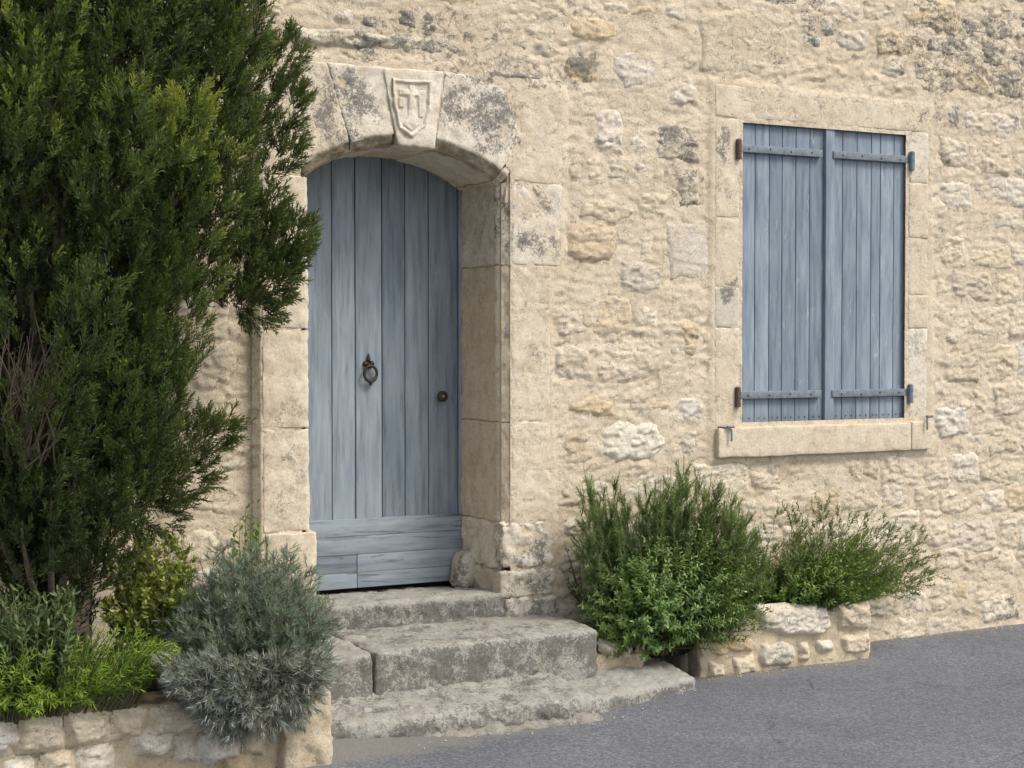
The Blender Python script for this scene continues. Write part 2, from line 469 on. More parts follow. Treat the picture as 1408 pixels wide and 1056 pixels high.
def asphalt_material():
    t = NT('worn asphalt')
    v = t.coord()
    vo = t.n('TexVoronoi', {'Vector': v, 'Scale': 95.0})
    sp = t.ramp(vo.outputs['Color'], [(0.0, (0.6, 0.6, 0.61)), (0.55, (1, 1, 1)), (1.0, (1.55, 1.53, 1.5))])
    c = t.mix(t.ramp(t.noise(v, 1.1, 6, 0.65, 0.6), [(0.35, 0.0), (0.68, 1.0)]), (0.126, 0.133, 0.148), (0.160, 0.167, 0.184))
    c = t.mix(1.0, c, sp, 'MULTIPLY')
    c = t.mix(1.0, c, t.ramp(t.noise(v, 40, 5, 0.7), [(0.3, (0.78, 0.78, 0.8)), (0.7, (1.18, 1.18, 1.16))]), 'MULTIPLY')
    ckv = t.n('TexVoronoi', {'Vector': t.n('VectorMath', {0: t.n('TexNoise', {'Vector': v, 'Scale': 3.0, 'Detail': 5.0}).outputs['Color'], 1: (0.5, 0.5, 0.0), 2: v}, operation='MULTIPLY_ADD').outputs[0], 'Scale': 0.8}, feature='DISTANCE_TO_EDGE').outputs['Distance']
    ck = t.math('MULTIPLY', t.ramp(ckv, [(0.0, 1.0), (0.006, 0.0)]), t.ramp(t.noise(v, 1.7, 3), [(0.5, 0.0), (0.6, 0.7)]))
    c = t.mix(ck, c, (0.03, 0.03, 0.032))
    c = t.mix(t.ramp(t.noise(v, 0.55, 3, 0.5, 1.0), [(0.55, 0.0), (0.62, 0.16)]), c, (0.07, 0.072, 0.08))
    st = t.attr('dust')
    df = t.math('ADD', t.noise(v, 7, 6, 0.7, 0.5), t.math('MULTIPLY', st, 0.62))
    c = t.mix(t.ramp(df, [(0.62, 0.0), (0.95, 0.9)]), c, t.mix(t.noise(v, 60, 4), (0.13, 0.125, 0.115), (0.23, 0.215, 0.19)))
    b1 = t.bump(vo.outputs['Distance'], 0.5, 0.004)
    b2 = t.bump(t.noise(v, 12, 5, 0.6), 0.25, 0.02, b1)
    return t.set(Base_Color=c, Roughness=0.85, Normal=b2, Specular_IOR_Level=0.3)
M['asphalt'] = asphalt_material()

# ------------------------------------------------------------------ where the stone is dark with lichen (x, z, rx, rz, strength) on the house front
def ell(px, py, rx, ry, s):
    a, b, c = xz(px, py), xz(px + rx, py), xz(px, py + ry)
    return (a[0], a[1], abs(b[0] - a[0]), abs(c[1] - a[1]), s)
STAINS = [ell(*e) for e in (
    (475, 138, 56, 50, 1.0), (455, 185, 60, 30, .7), (655, 148, 58, 46, 1.0), (675, 195, 40, 40, .8), (425, 150, 40, 70, .7),
    (740, 280, 18, 22, 1.0), (728, 338, 24, 14, 1.0), (712, 315, 8, 26, .8), (690, 300, 14, 60, .8), (688, 440, 12, 90, .35),
    (600, 40, 150, 28, .85), (700, 95, 115, 26, 1.0), (560, 70, 120, 18, .8), (480, 20, 60, 22, .5), (810, 95, 30, 24, 1.0),
    (930, 195, 40, 42, .7), (945, 255, 30, 44, .7), (900, 30, 30, 20, .35), (1110, 25, 60, 40, .7), (1080, 80, 30, 25, .5),
    (1300, 70, 90, 80, .75), (1390, 90, 60, 80, .9), (1240, 60, 50, 60, .4), (1290, 150, 60, 50, .5), (1400, 30, 60, 40, .5),
    (995, 195, 14, 36, .8), (1003, 410, 13, 24, .9), (1000, 245, 12, 40, .35), (1100, 140, 90, 14, .35), (1262, 410, 12, 20, .4), (1262, 560, 14, 20, .5),
    (725, 790, 45, 60, .75), (725, 835, 50, 30, .9), (690, 740, 25, 60, .55), (1390, 840, 40, 30, .45), (1120, 650, 120, 22, .35), (1310, 200, 40, 40, .35),
    (1350, 330, 40, 30, .3), (400, 800, 50, 40, .45), (780, 800, 40, 60, .4))]
def stain_xz(X, Z):
    s = np.zeros(len(X))
    P = np.stack([X * 7, Z * 7, X * 0], -1)
    X, Z = X + .09 * fbm(P, 3, 31), Z + .09 * fbm(P, 3, 32)
    for cx, cz, rx, rz, k in STAINS:
        q = ((X - cx) / rx) ** 2 + ((Z - cz) / rz) ** 2
        s = np.maximum(s, k * np.clip(1.25 - q, 0, 1))
    return s

# ================================================================== THE SETTING
rng = np.random.default_rng(7)
random.seed(7)
CREAM, PALE, WHITE = (0.66, 0.565, 0.43), (0.70, 0.63, 0.52), (0.74, 0.685, 0.59)
OCHRE, ORANGE, GREY, TAN = (0.60, 0.465, 0.29), (0.58, 0.44, 0.285), (0.58, 0.525, 0.43), (0.64, 0.545, 0.41)
MORTAR = (0.68, 0.578, 0.435)
def axis(*spans):
    out = []
    for a, b, s in spans:
        out.append(np.linspace(a, b, max(1, int(round((b - a) / s))) + 1)[:-1])
    return np.concatenate(out + [[spans[-1][1]]])
def grid(ax, ay):
    A, B = np.meshgrid(ax, ay, indexing='ij')
    n, m = A.shape
    i = np.arange(n * m).reshape(n, m)
    q = np.stack([i[:-1, :-1], i[1:, :-1], i[1:, 1:], i[:-1, 1:]], -1).reshape(-1, 4)
    return A.ravel(), B.ravel(), q

# road: one sheet to the horizon, with a faint crown and a dusty edge against house and steps
gx, gy, gq = grid(axis((-400, -20, 40), (-20, 0, 1), (0, 9, .06), (9, 30, 1), (30, 400, 40)), axis((-400, -20, 40), (-20, -4, 1), (-4, .3, .06), (.3, 20, 1), (20, 400, 40)))
gz = 0.006 * fbm(np.stack([gx * .8, gy * .8, gx * 0], -1), 3, 3) * (np.abs(gx) < 20)
gz += 0.05 * np.exp(-(((gx - 2.45) / .45) ** 2 + ((gy + .78) / .22) ** 2))
near = np.minimum.reduce([np.abs(gy + 0.0) + 9 * (gx < 4.6) + 9 * (gx > 12) + .0, np.hypot(np.maximum(0, np.maximum(2.2 - gx, gx - 3.9)), np.maximum(0, -gy - .93))+ 9 * (gy > 0), np.hypot(np.maximum(0, 4.75 - gx), 0) + np.maximum(0, -gy - .45) + 9 * (gx > 5.98)])
dust = .6 * np.clip(1 - near / .16, 0, 1) + .75 * np.exp(-(((gx - 2.65) / .55) ** 2 + ((gy + 1.0) / .17) ** 2))
road = mesh_obj('road', np.stack([gx, gy, gz], -1), gq, M['asphalt'], attrs={'dust': np.clip(dust, 0, 1.2)})
road['kind'] = 'structure'

# ------------------------------------------------------------------ house
house = thing('stone_house', 'old cream rubble stone house with blue arched door and closed blue window shutters', 'house')
ACX, ACZ, AR = 3.285, 1.81, 0.95           # arch centre and soffit radius
XL, XR, DOOR_Y = 2.755, 3.812, 0.48
WX0, WX1, WZ0, WZ1 = 5.317, 6.545, 1.302, 3.034
def y_off(X, Z):                            # the wall left of the doorway stands a little further back
    return 0.07 * smooth(2.53, 2.49, X)
DOOR_ZONE = [(2.49, .2), (4.13, .2), (4.13, .85), (4.11, 2.1), (4.18, 2.15), (4.18, 2.60), (4.2, 2.62), (4.2, 3.12), (3.6, 3.2), (2.3, 3.17), (2.3, 2.5), (2.49, 2.4)]
WIN_ZONE = [(5.12, 1.10), (6.75, 1.10), (6.73, 3.02), (6.73, 3.20), (5.12, 3.24)]
def mortar_h(X, Z):
    P = np.stack([X, Z, X * 0], -1)
    m_ = .7 + .5 * smooth(-.25, .25, fbm(P * 2.2, 3, 19))
    return 0.006 * fbm(P * 4, 3, 11) + m_ * (0.008 * chips2(P * np.array((10, 22, 1)), 14, .8, .8) + 0.006 * chips2(P * np.array((24, 48, 1)), 15, .8, .8)) - .003
ax = axis((-4, .6, .1), (.6, 2.0, .03), (2.0, 7.8, .0125), (7.8, 9, .03), (9, 14, .2))
az = axis((-.3, 0, .05), (0, 4.0, .0125), (4.0, 6.5, .1))
X, Z, q = grid(ax, az)
Y = y_off(X, Z) - mortar_h(X, Z)
PXZ = np.stack([X, Z], -1)
dz_ = np.maximum(poly_sdf(PXZ, DOOR_ZONE), poly_sdf(PXZ, WIN_ZONE))
Y = Y + (-.0085 - .35 * mortar_h(X, Z) - Y) * smooth(-.02, .01, dz_) * (X > 2.49)
ins = ((X > XL - .05) & (X < XR + .06) & (Z > .1) & ((Z < 2.5) | (np.hypot(X - ACX, Z - ACZ) < AR + .1)) & (Z < 2.95)) | ((X > WX0 + .012) & (X < WX1 - .012) & (Z > WZ0 + .012) & (Z < WZ1 - .012))
q = q[~ins[q].all(1)]
wall = mesh_obj('wall', np.stack([X, Y, Z], -1), q[:, ::-1] if False else q, M['mortar'], house, attrs={'stain': stain_xz(X, Z) * .8}, color=MORTAR)

# the rubble: the ones one can name in the photograph, then coursed rubble between them
NAMED = [  # pixel polygon, colour, relief
    ([(778, 308), (812, 303), (848, 309), (850, 340), (840, 360), (800, 362), (778, 350)], ORANGE, .020),
    ([(830, 592), (852, 578), (905, 582), (918, 606), (905, 632), (850, 637), (826, 624)], WHITE, .018),
    ([(842, 72), (880, 62), (912, 74), (915, 100), (900, 118), (862, 120), (842, 104)], WHITE, .010),
    ([(915, 302), (978, 300), (980, 384), (918, 386)], PALE, .004),
    ([(784, 28), (815, 18), (850, 30), (852, 52), (830, 62), (790, 60)], OCHRE, .018),
    ([(960, 22), (1010, 8), (1075, 15), (1090, 60), (1080, 100), (1000, 108), (962, 95)], TAN, .006),
    ([(778, 548), (815, 544), (846, 552), (848, 572), (800, 577), (778, 565)], OCHRE, .012),
    ([(936, 446), (962, 440), (968, 470), (958, 494), (938, 486)], ORANGE, .010),
    ([(892, 548), (925, 545), (930, 566), (895, 570)], OCHRE, .010),
    ([(932, 540), (968, 545), (970, 578), (936, 580)], WHITE, .016),
    ([(905, 165), (960, 170), (962, 225), (900, 222)], GREY, .018),
    ([(928, 235), (962, 232), (966, 282), (935, 286)], GREY, .020),
    ([(1148, 36), (1196, 40), (1194, 72), (1150, 70)], PALE, .016),
    ([(1100, 45), (1130, 46), (1128, 66), (1104, 66)], WHITE, .014),
    ([(1290, 245), (1336, 248), (1340, 292), (1298, 296)], PALE, .014),
    ([(400, 35), (520, 42), (630, 50), (700, 66), (640, 76), (470, 66), (400, 58)], GREY, .020),
    ([(400, 78), (515, 62), (600, 80), (605, 92), (400, 88)], TAN, .012),
    ([(625, 88), (700, 92), (760, 112), (700, 112), (612, 100)], GREY, .022),
    ([(775, 82), (820, 78), (826, 110), (790, 116)], OCHRE, .018),
    ([(1345, 820), (1395, 815), (1405, 850), (1350, 858)], PALE, .02),
    ([(1285, 560), (1330, 556), (1335, 600), (1290, 606)], WHITE, .014),
]
def circ(t, R):
    return (ACX + R * math.sin(t), ACZ + R * math.cos(t))
named_w = []
for poly, c, rel in NAMED:
    named_w.append(([xz(*p) for p in poly], c, rel))
def stone_patch(poly, rel, seed, res=.0105, edge=.04, flat=False, ybase=None, hoff=0.0, sink=.012):
    poly = np.asarray(poly, float)
    x0, z0 = poly.min(0) - .02
    x1, z1 = poly.max(0) + .02
    X, Z, q = grid(np.arange(x0, x1 + res, res), np.arange(z0, z1 + res, res))
    P = np.stack([X, Z, np.full_like(X, seed * 3.7)], -1)
    wx, wz = vnoise(P * 14, 21), vnoise(P * 14, 22)
    d = poly_sdf(np.stack([X + .014 * wx, Z + .014 * wz], -1), poly)
    tilt = (random.uniform(-.05, .05), random.uniform(-.07, .05))
    c = poly.mean(0)
    h = -sink + smooth(-.012, edge, d) * (sink + .001 + rel * .42)
    k = .35 if flat else 1.0
    an = np.array((1, 1.5, 1))
    body = smooth(-.005, .02, d)
    h += body * k * (.0075 * chips2(P * np.array((9, 20, 1)) + seed * 7.7, seed % 50 + 3, .8, .8) + .0075 * chips2(P * np.array((22, 46, 1)), seed % 50 + 60, .8, .9) + .004 * fbm(P * 30 * an, 3, 8))
    h += body * (tilt[0] * (X - c[0]) + tilt[1] * (Z - c[1])) + hoff
    keep = d > -.012
    q = q[keep[q].all(1)]
    used = np.unique(q)
    mp = np.full(len(X), -1)
    mp[used] = np.arange(len(used))
    yb = y_off(X, Z) if ybase is None else ybase
    return np.stack([X, yb - h, Z], -1)[used], mp[q]
def depth_in(pts, poly):                     # how far the deepest of pts lies inside poly
    pts, poly = np.asarray(pts), np.asarray(poly)
    a0, a1, b0, b1 = pts.min(0), pts.max(0), poly.min(0), poly.max(0)
    if (a0 > b1).any() or (b0 > a1).any():
        return -1.0
    return poly_sdf(pts, poly).max()
def clash(poly, lim):
    return any(depth_in(poly, zn) > lim for zn in (DOOR_ZONE, WIN_ZONE)) or any(max(depth_in(poly, p2), depth_in(p2, poly)) > lim for p2, _, _ in named_w)
stones = [(p, c, r) for p, c, r in named_w]
PAL = [CREAM] * 7 + [PALE] * 5 + [TAN] * 4 + [OCHRE] * 2 + [WHITE] * 1 + [GREY] * 2
z = -.06
row = 0
while z < 4.15:
    hgt = random.uniform(.15, .24)
    x = 2.0 + random.uniform(0, .2)
    while x < 8.35:
        w = random.choice((random.uniform(.18, .30), random.uniform(.26, .48))) * (1.0 if hgt > .16 else 1.15)
        ph = row * 1.7
        wav = lambda xx: .03 * math.sin(xx * 1.9 + ph * .35) + .018 * math.sin(xx * 5.1 + ph)
        m = .007
        j = lambda s=.022: random.uniform(-s, s)
        xa, xb = x + m, x + w - m
        za, zb = z + m, z + hgt - m
        if random.random() < .22 and hgt > .16:
            zb -= random.uniform(.04, .07)
        poly = [(xa + j(), za + wav(xa) + j()), ((xa + xb) / 2 + j(), za + wav((xa + xb) / 2) + j(.012) - .008), (xb + j(), za + wav(xb) + j()), (xb + j(.012) + .008, (za + zb) / 2 + wav(xb)),
                (xb + j(), zb + wav(xb) + j()), ((xa + xb) / 2 + j(), zb + wav((xa + xb) / 2) + j(.012) + .006), (xa + j(), zb + wav(xa) + j()), (xa + j(.012) - .008, (za + zb) / 2 + wav(xa))]
        pc = np.array(poly).mean(0)
        ok = not clash(poly, .012)
        if not ok and w > .2:                # try a small filler stone instead
            for sg in (-1, 1):
                cand = [(pc[0] + (p[0] - pc[0]) * .42 + sg * w * .22, pc[1] + (p[1] - pc[1]) * .7) for p in poly]
                if not clash(cand, .008):
                    stones.append((cand, random.choice(PAL), random.uniform(.0, .008)))
        if ok:
            stones.append((poly, random.choice(PAL), random.choice((random.uniform(-.002, .006), random.uniform(.002, .010), random.uniform(.004, .014)))))
        x += w
    z += hgt
    row += 1
for i, (poly, c, rel) in enumerate(stones):
    V, Fc = stone_patch(poly, rel, i + 1, flat=(rel in (.004, .006)), res=.010 if np.mean([p[0] for p in poly]) > 2.0 else .03)
    k_ = .75 if i < len(named_w) else .62
    jit = (k_ * np.array(c) + (1 - k_) * np.array(MORTAR)) * rng.uniform(.93, 1.06) * np.array((1, 1, rng.uniform(.95, 1.04)))
    mesh_obj('stone', V, Fc, M['stone'], wall, attrs={'stain': stain_xz(V[:, 0], V[:, 2])}, color=tuple(jit))
print('rubble stones', len(stones))

# plain body of the house behind the front, closed at ends and top
b = Bag()
b.add(*box(-4, 14, .62, 7, -.3, 6.5))
b.add(*box(-4, -3.9, .03, .615, -.3, 6.49))
b.add(*box(13.9, 14, .03, .615, -.3, 6.49))
b.add(*box(-3.89, 13.89, .03, .615, 6.4, 6.48))
V, Fc = b.get()
mesh_obj('house_body', V, Fc, M['mortar'], house, False, attrs={'stain': np.zeros(len(V))}, color=MORTAR)
V = np.array([(-4.2, -.12, 6.5), (14.2, -.12, 6.5), (14.2, 3.5, 7.9), (-4.2, 3.5, 7.9), (-4.2, 7.2, 6.5), (14.2, 7.2, 6.5), (-4.2, -.12, 6.62), (14.2, -.12, 6.62), (14.2, 3.5, 8.02), (-4.2, 3.5, 8.02), (-4.2, 7.2, 6.62), (14.2, 7.2, 6.62)])
mesh_obj('roof', V, np.array([(0, 1, 2, 3), (3, 2, 5, 4), (6, 9, 8, 7), (9, 10, 11, 8), (0, 6, 7, 1), (4, 5, 11, 10), (0, 3, 9, 6), (3, 4, 10, 9), (1, 7, 8, 2), (2, 8, 11, 5)]), M['tile'], house, False)

# ------------------------------------------------------------------ doorway of dressed stone
def st(V):
    return {'stain': np.maximum(stain_xz(V[:, 0], V[:, 2]), .12 + .45 * fbm(V * 3, 3, 77)) * np.where(V[:, 1] > .07, .25, 1.0)}
prof = [(XL - .012, .2)] + [(XL - .012, z) for z in (1.2, 2.2)] + [circ(t, AR + .012) for t in np.linspace(math.asin((XL - .012 - ACX) / (AR + .012)), math.asin((XR + .012 - ACX) / (AR + .012)), 24)] + [(XR + .012, z) for z in (2.2, 1.2, .2)]
prof = np.array(prof)
n = len(prof)
V = np.concatenate([np.stack([prof[:, 0], np.full(n, y), prof[:, 1]], -1) for y in (.02, .2, .4, .60)])
Fc = np.array([(r * n + i, r * n + i + 1, (r + 1) * n + i + 1, (r + 1) * n + i) for r in range(3) for i in range(n - 1)])
surround = mesh_obj('door_surround', V, Fc, M['mortar'], house, attrs={'stain': np.zeros(len(V))}, color=MORTAR)
def wedge(t0, t1, rin, rout, y0, y1, cham, seed, seg=.016, amp=.004, chip=.006):
    """arch stone between two angles; rout(t) gives its outer edge"""
    g = .002
    L = ((t1 - t0) * 1.15, y1 - y0, .42)
    V, Fc = rbox(L, .006, seg)
    u, w = V[:, 0] / L[0], V[:, 2] / L[2]
    t = t0 + (t1 - t0) * u
    ro = np.array([rout(a) for a in t])
    a = w * (ro - rin)
    bb = V[:, 1].copy()
    if cham:
        dl = np.maximum(0, (cham - a - bb) / 2)
        a, bb = a + dl, bb + dl
    global CH
    CH = np.clip((cham - a - bb) / .004 + 2, 0, 1) * (a > .002) * (bb > .002) if cham else np.zeros(len(a))
    r_ = rin + a
    sh = g * (1 - 2 * u)
    P = np.stack([ACX + r_ * np.sin(t) + sh * np.cos(t), y0 + bb, ACZ + r_ * np.cos(t) - sh * np.sin(t)], -1)
    return roughen(P, Fc, amp, 14, chip, 20, seed, .003), Fc
D = math.radians
flat_top = lambda t: min((3.145 - ACZ) / math.cos(t), 1.56)
def right_out(t):
    return np.interp(t, [D(8), D(15), D(22.5), D(31.5)], [1.345, 1.38, 1.385, 1.215])
KL, KR = D(-4.6), D(8.6)
for (t0, t1, ro, sd, c) in ((D(-34.6), D(-18.2), flat_top, 1, CREAM), (D(-18.2), KL, flat_top, 2, PALE), (KR, D(31.7), right_out, 3, PALE)):
    V, Fc = wedge(t0, t1, AR, ro, -.012, .6, .06, sd)
    mesh_obj('arch_stone', V, Fc, M['dressed'], surround, attrs={**st(V), 'ochre': CH}, color=c)
# springer to the right of the arch, above the right jamb
V, Fc = hexa([(3.868, 2.618), (4.185, 2.60), (4.17, 3.10), (3.935, 3.02)], -.008, .3, .012, .02, .003, 12, .004, 20, 5, wob=.004)
mesh_obj('arch_stone', V, Fc, M['dressed'], surround, attrs=st(V), color=CREAM)
V, Fc = wedge(D(31.9), D(34.2), AR, lambda t: AR + .32, -.004, .6, .055, 6)
mesh_obj('arch_stone', V, Fc, M['dressed'], surround, attrs=st(V), color=CREAM)
V, Fc = hexa([(3.836, 2.50), (3.97, 2.50), (3.99, 2.82), (3.86, 2.72)], .006, .6, .006, .03, .003, 13)
mesh_obj('arch_stone', V, Fc, M['mortar'], surround, attrs={'stain': np.zeros(len(V))}, color=MORTAR)
# keystone, a little proud and hanging below the ring
V, Fc = hexa([(3.222, 2.762), (3.418, 2.758), (3.478, 3.150), (3.138, 3.142)], -.024, .34, .012, .016, .004, 14, .005, 22, 7, wob=.004)
mesh_obj('keystone', V, Fc, M['dressed'], surround, attrs={'stain': .35 * stain_xz(V[:, 0], V[:, 2])}, color=PALE)
# soffit behind the keystone
V, Fc = wedge(KL, KR, AR, lambda t: AR + .3, .10, .6, 0, 8)
mesh_obj('arch_stone', V, Fc, M['dressed'], surround, attrs={'stain': np.zeros(len(V))}, color=CREAM)
# carved shield on the keystone
sh_poly = np.array([xz(*p, -.04) for p in ((540, 107), (566, 110), (595, 110), (594, 150), (587, 174), (567, 189), (550, 176), (543, 150))])
X, Z, q = grid(np.arange(3.19, 3.45, .004), np.arange(2.77, 3.13, .004))
d = poly_sdf(np.stack([X + .004 * vnoise(np.stack([X * 30, Z * 30, X * 0], -1), 3), Z], -1), sh_poly)
u = (X - sh_poly[:, 0].min()) / np.ptp(sh_poly[:, 0])
v = (Z - sh_poly[:, 1].min()) / np.ptp(sh_poly[:, 1])
h = -.008 + .022 * smooth(-.010, .006, d) - .015 * smooth(.010, .026, d)
inn = smooth(.02, .03, d)
bar = lambda c, w, x: smooth(w, w * .55, np.abs(x - c))
motif = np.maximum.reduce([bar(.47, .09, u - (v - .5) * .06) * (v > .30), bar(.76, .07, v) * (np.abs(u - .5) < .33), smooth(.02, .06, .30 - np.abs(u - .52) * .9 - np.abs(v - .18) * .9 ), bar(.74, .11, u) * (v > .36) * (v < .74), bar(.24, .09, u) * (v > .5) * (v < .66)])
h += inn * .010 * motif + .006 * fbm(np.stack([X * 14, Z * 14, X * 0], -1), 2, 15) + .003 * fbm(np.stack([X * 40, Z * 40, X * 0], -1), 3, 5)
keep = d > -.010
q = q[keep[q].all(1)]
us = np.unique(q); mp = np.full(len(X), -1); mp[us] = np.arange(len(us))
Vs = np.stack([X, -.024 - h, Z], -1)[us]
mesh_obj('carved_shield', Vs, mp[q], M['dressed'], surround, attrs={'stain': np.full(len(Vs), .12)}, color=PALE)
# jambs: right with a wide chamfer, left with a narrow one
RJ = [(2.182, 2.608, 4.165, PALE, .06), (1.363, 2.178, 4.098, CREAM, .06), (.836, 1.359, 4.098, CREAM, .06)]
for i, (z0, z1, xr, c, ch) in enumerate(RJ):
    V, Fc = hexa([(XR, z0), (xr - .002, z0), (xr + .004, z1), (XR, z1)], -.010 + .002 * (i % 2), .6, .008, .018, .004, 13, .006, 20, 20 + i, ('l', ch), .003)
    mesh_obj('jamb_stone', V, Fc, M['dressed'], surround, attrs=st(V), color=c)
for i, (z0, z1, x0, x1) in enumerate(((.590, .830, XR - .004, 4.115), (.440, .582, XR - .012, 4.12), (.24, .433, XR + .012, 4.125))):
    V, Fc = hexa([(x0, z0), (x1, z0), (x1, z1), (x0, z1)], -.014 - .008 * i, .6, .016, .016, .004, 14, .016, 17, 30 + i, None, .004)
    mesh_obj('jamb_stone', V, Fc, M['dressed'], surround, attrs=st(V), color=(PALE, GREY, GREY)[i])
for i, (z0, z1, x0, x1, c) in enumerate(((1.845, 2.585, 2.512, XL, CREAM), (1.362, 1.836, 2.512, XL, CREAM), (.856, 1.354, 2.514, XL + .002, CREAM), (.30, .847, 2.525, XL + .035, TAN))):
    V, Fc = hexa([(x0, z0), (x1, z0), (x1, z1), (x0, z1)], -.012 - (.012 if i == 3 else 0), .6, .008, .02, .004, 13, .006, 20, 40 + i, ('r', .018), .003)
    mesh_obj('jamb_stone', V, Fc, M['dressed'], surround, attrs=st(V), color=c)
# boulder at the foot of the right reveal, beside the door
V, Fc = hexa([(3.70, .45), (3.86, .45), (3.86, .66), (3.745, .64)], .30, .47, .05, .02, .004, 14, .01, 14, 55)
mesh_obj('jamb_stone', V, Fc, M['dressed'], surround, attrs={'stain': np.full(len(V), .5)}, color=GREY)

# ------------------------------------------------------------------ door
b = Bag(); b.add(*box(XL - .05, XR + .05, .53, .56, .44, 2.9))  # near-black sheet behind the boards stands in for shade
V, Fc = b.get()
door = mesh_obj('door', V, Fc, M['dark'], house, False)
door['label'] = 'arched plank door in faded blue grey paint'
def plank(parent, x0, x1, z0, z1l, z1r, y0, th, mat, seed, r=.004, name='plank', seg=.09):
    V, Fc = hexa([(x0, z0), (x1, z0), (x1, z1r), (x0, z1l)], y0, y0 + th, r, seg, .0008, 6, 0, 0, seed)
    return mesh_obj(name, V, Fc, mat, parent)
topz = lambda x: ACZ + math.sqrt((AR + .02) ** 2 - (x - ACX) ** 2)
jx = [XL - .03, 2.835] + [at(p, 530, DOOR_Y)[0] for p in (457, 489, 525.5, 557, 589.5)] + [3.795]
KZ = .843
for i in range(len(jx) - 1):
    a, c = jx[i] + .0022, jx[i + 1] - .0022
    n = 4
    xs = np.linspace(a, c, n)
    plank(door, a, c, .49, topz(a), topz(c), DOOR_Y + random.uniform(0, .005), .035, M['door'], 60 + i)
plank(door, 3.797, 3.835, .487, 2.72, 2.70, DOOR_Y - .012, .05, M['door'], 70, name='door_stile')
kb = [(.478, .5585), (.560, .655), (.6565, .752), (.7535, KZ)]
for i, (z0, z1) in enumerate(kb):
    xm = 3.19
    for (xa, xb) in ((XL - .03, xm - .002), (xm + .002, 3.805)) if i < 2 else ((XL - .03, 3.805),):
        plank(door, xa, xb, z0, z1, z1, DOOR_Y - .026 + random.uniform(0, .003), .03, M['kick'], 80 + i, .002, 'kick_board')
def lathe(profile, c, axis_dir, n=20):
    """profile [(radius, along)], about axis_dir from c"""
    ax_ = np.array(axis_dir, float); ax_ /= np.linalg.norm(ax_)
    ref = np.array((0, 0, 1.0)) if abs(ax_[2]) < .9 else np.array((1.0, 0, 0))
    A = np.cross(ax_, ref); A /= np.linalg.norm(A); B_ = np.cross(ax_, A)
    th = np.arange(n) * 2 * math.pi / n
    V = np.concatenate([np.array(c) + ax_ * l + r * (np.cos(th)[:, None] * A + np.sin(th)[:, None] * B_) for r, l in profile])
    m = len(profile)
    Fc = np.array([(i * n + j, i * n + (j + 1) % n, (i + 1) * n + (j + 1) % n, (i + 1) * n + j) for i in range(m - 1) for j in range(n)])
    return V, Fc
# ring knocker
kc = at(509, 512, DOOR_Y - .02)
b = Bag()
th = np.linspace(0, 2 * math.pi, 33)
b.add(*tube(np.stack([kc[0] + .036 * np.sin(th), kc[1] - .006 + 0 * th, kc[2] - .006 + .040 * np.cos(th)], -1), .0078 + .0025 * (np.cos(th) < -.6), 8))
b.add(*lathe([(.0005, -.026), (.009, -.015), (.012, -.004), (.007, .010), (.0005, .013)], (kc[0], kc[1] - .006, kc[2] - .046), (0, 0, 1), 10))
mesh_obj('knocker_ring', *b.get(), M['iron'], door)
b = Bag()
pc = (kc[0] - .003, DOOR_Y, kc[2] + .045)
for dx, dz, r in ((-.017, .0, .016), (.017, 0, .016), (0, -.011, .015), (0, .023, .012)):
    b.add(*lathe([(r, .004), (r, -.006), (r * .7, -.016), (.0005, -.019)], (pc[0] + dx, DOOR_Y, pc[2] + dz), (0, 1, 0), 14))
b.add(*lathe([(.010, .0), (.008, .015), (.0005, .033)], (pc[0], DOOR_Y - .006, pc[2] + .026), (0, 0, 1), 8))
b.add(*lathe([(.011, .0), (.011, -.022), (.0005, -.027)], (pc[0], DOOR_Y, pc[2] - .012), (0, 1, 0), 10))
mesh_obj('knocker_plate', *b.get(), M['iron'], door)
kn = at(609, 545, DOOR_Y - .03)
b = Bag()
b.add(*lathe([(.012, .03), (.012, .0), (.020, -.012), (.030, -.022), (.030, -.030), (.022, -.036), (.0005, -.037)], (kn[0], DOOR_Y, kn[2]), (0, 1, 0), 20))
knob = mesh_obj('door_knob', *b.get(), M['iron'], door)
b = Bag(); b.add(*lathe([(.008, -.036), (.007, -.040), (.0005, -.041)], (kn[0], DOOR_Y, kn[2]), (0, 1, 0), 12))
mesh_obj('knob_screw', *b.get(), M['brass'], door)
ky = at(622.5, 545, DOOR_Y)
b = Bag(); b.add(*lathe([(.009, .004), (.009, -.004), (.0005, -.005)], (ky[0], DOOR_Y, ky[2]), (0, 1, 0), 12))
b.add(*hexa([(ky[0] - .004, ky[2] - .026), (ky[0] + .004, ky[2] - .026), (ky[0] + .004, ky[2]), (ky[0] - .004, ky[2])], DOOR_Y - .004, DOOR_Y + .01, .001, .02))
mesh_obj('keyhole_plate', *b.get(), M['strap'], door)

# ------------------------------------------------------------------ window with closed shutters
b = Bag(); b.add(*box(WX0 - .10, WX1 + .10, .10, .14, WZ0 - .1, WZ1 + .1))  # dark sheet behind the shutters, painted shade for the gaps
V, Fc = b.get()
wsur = mesh_obj('window_surround', V, Fc, M['dark'], house, False)
def wst(name, quad, y0, c, seed, r=.009, y1=.16, stain=1.0, chip=.0025):
    V, Fc = hexa(quad, y0, y1, r, .02, .0025, 13, chip, 20, seed, None, .003)
    return mesh_obj(name, V, Fc, M['dressed'], wsur, attrs={'stain': stain * np.maximum(stain_xz(V[:, 0], V[:, 2]), .2 + .45 * fbm(V * 3, 3, 78))}, color=c)
wst('lintel', [(5.150, WZ1 + .002), (6.705, WZ1 + .002), (6.71, 3.195), (5.145, 3.215)], -.010, TAN, 90)
LJ = [1.304, 1.86, 2.085, 2.475, WZ1 - .002]
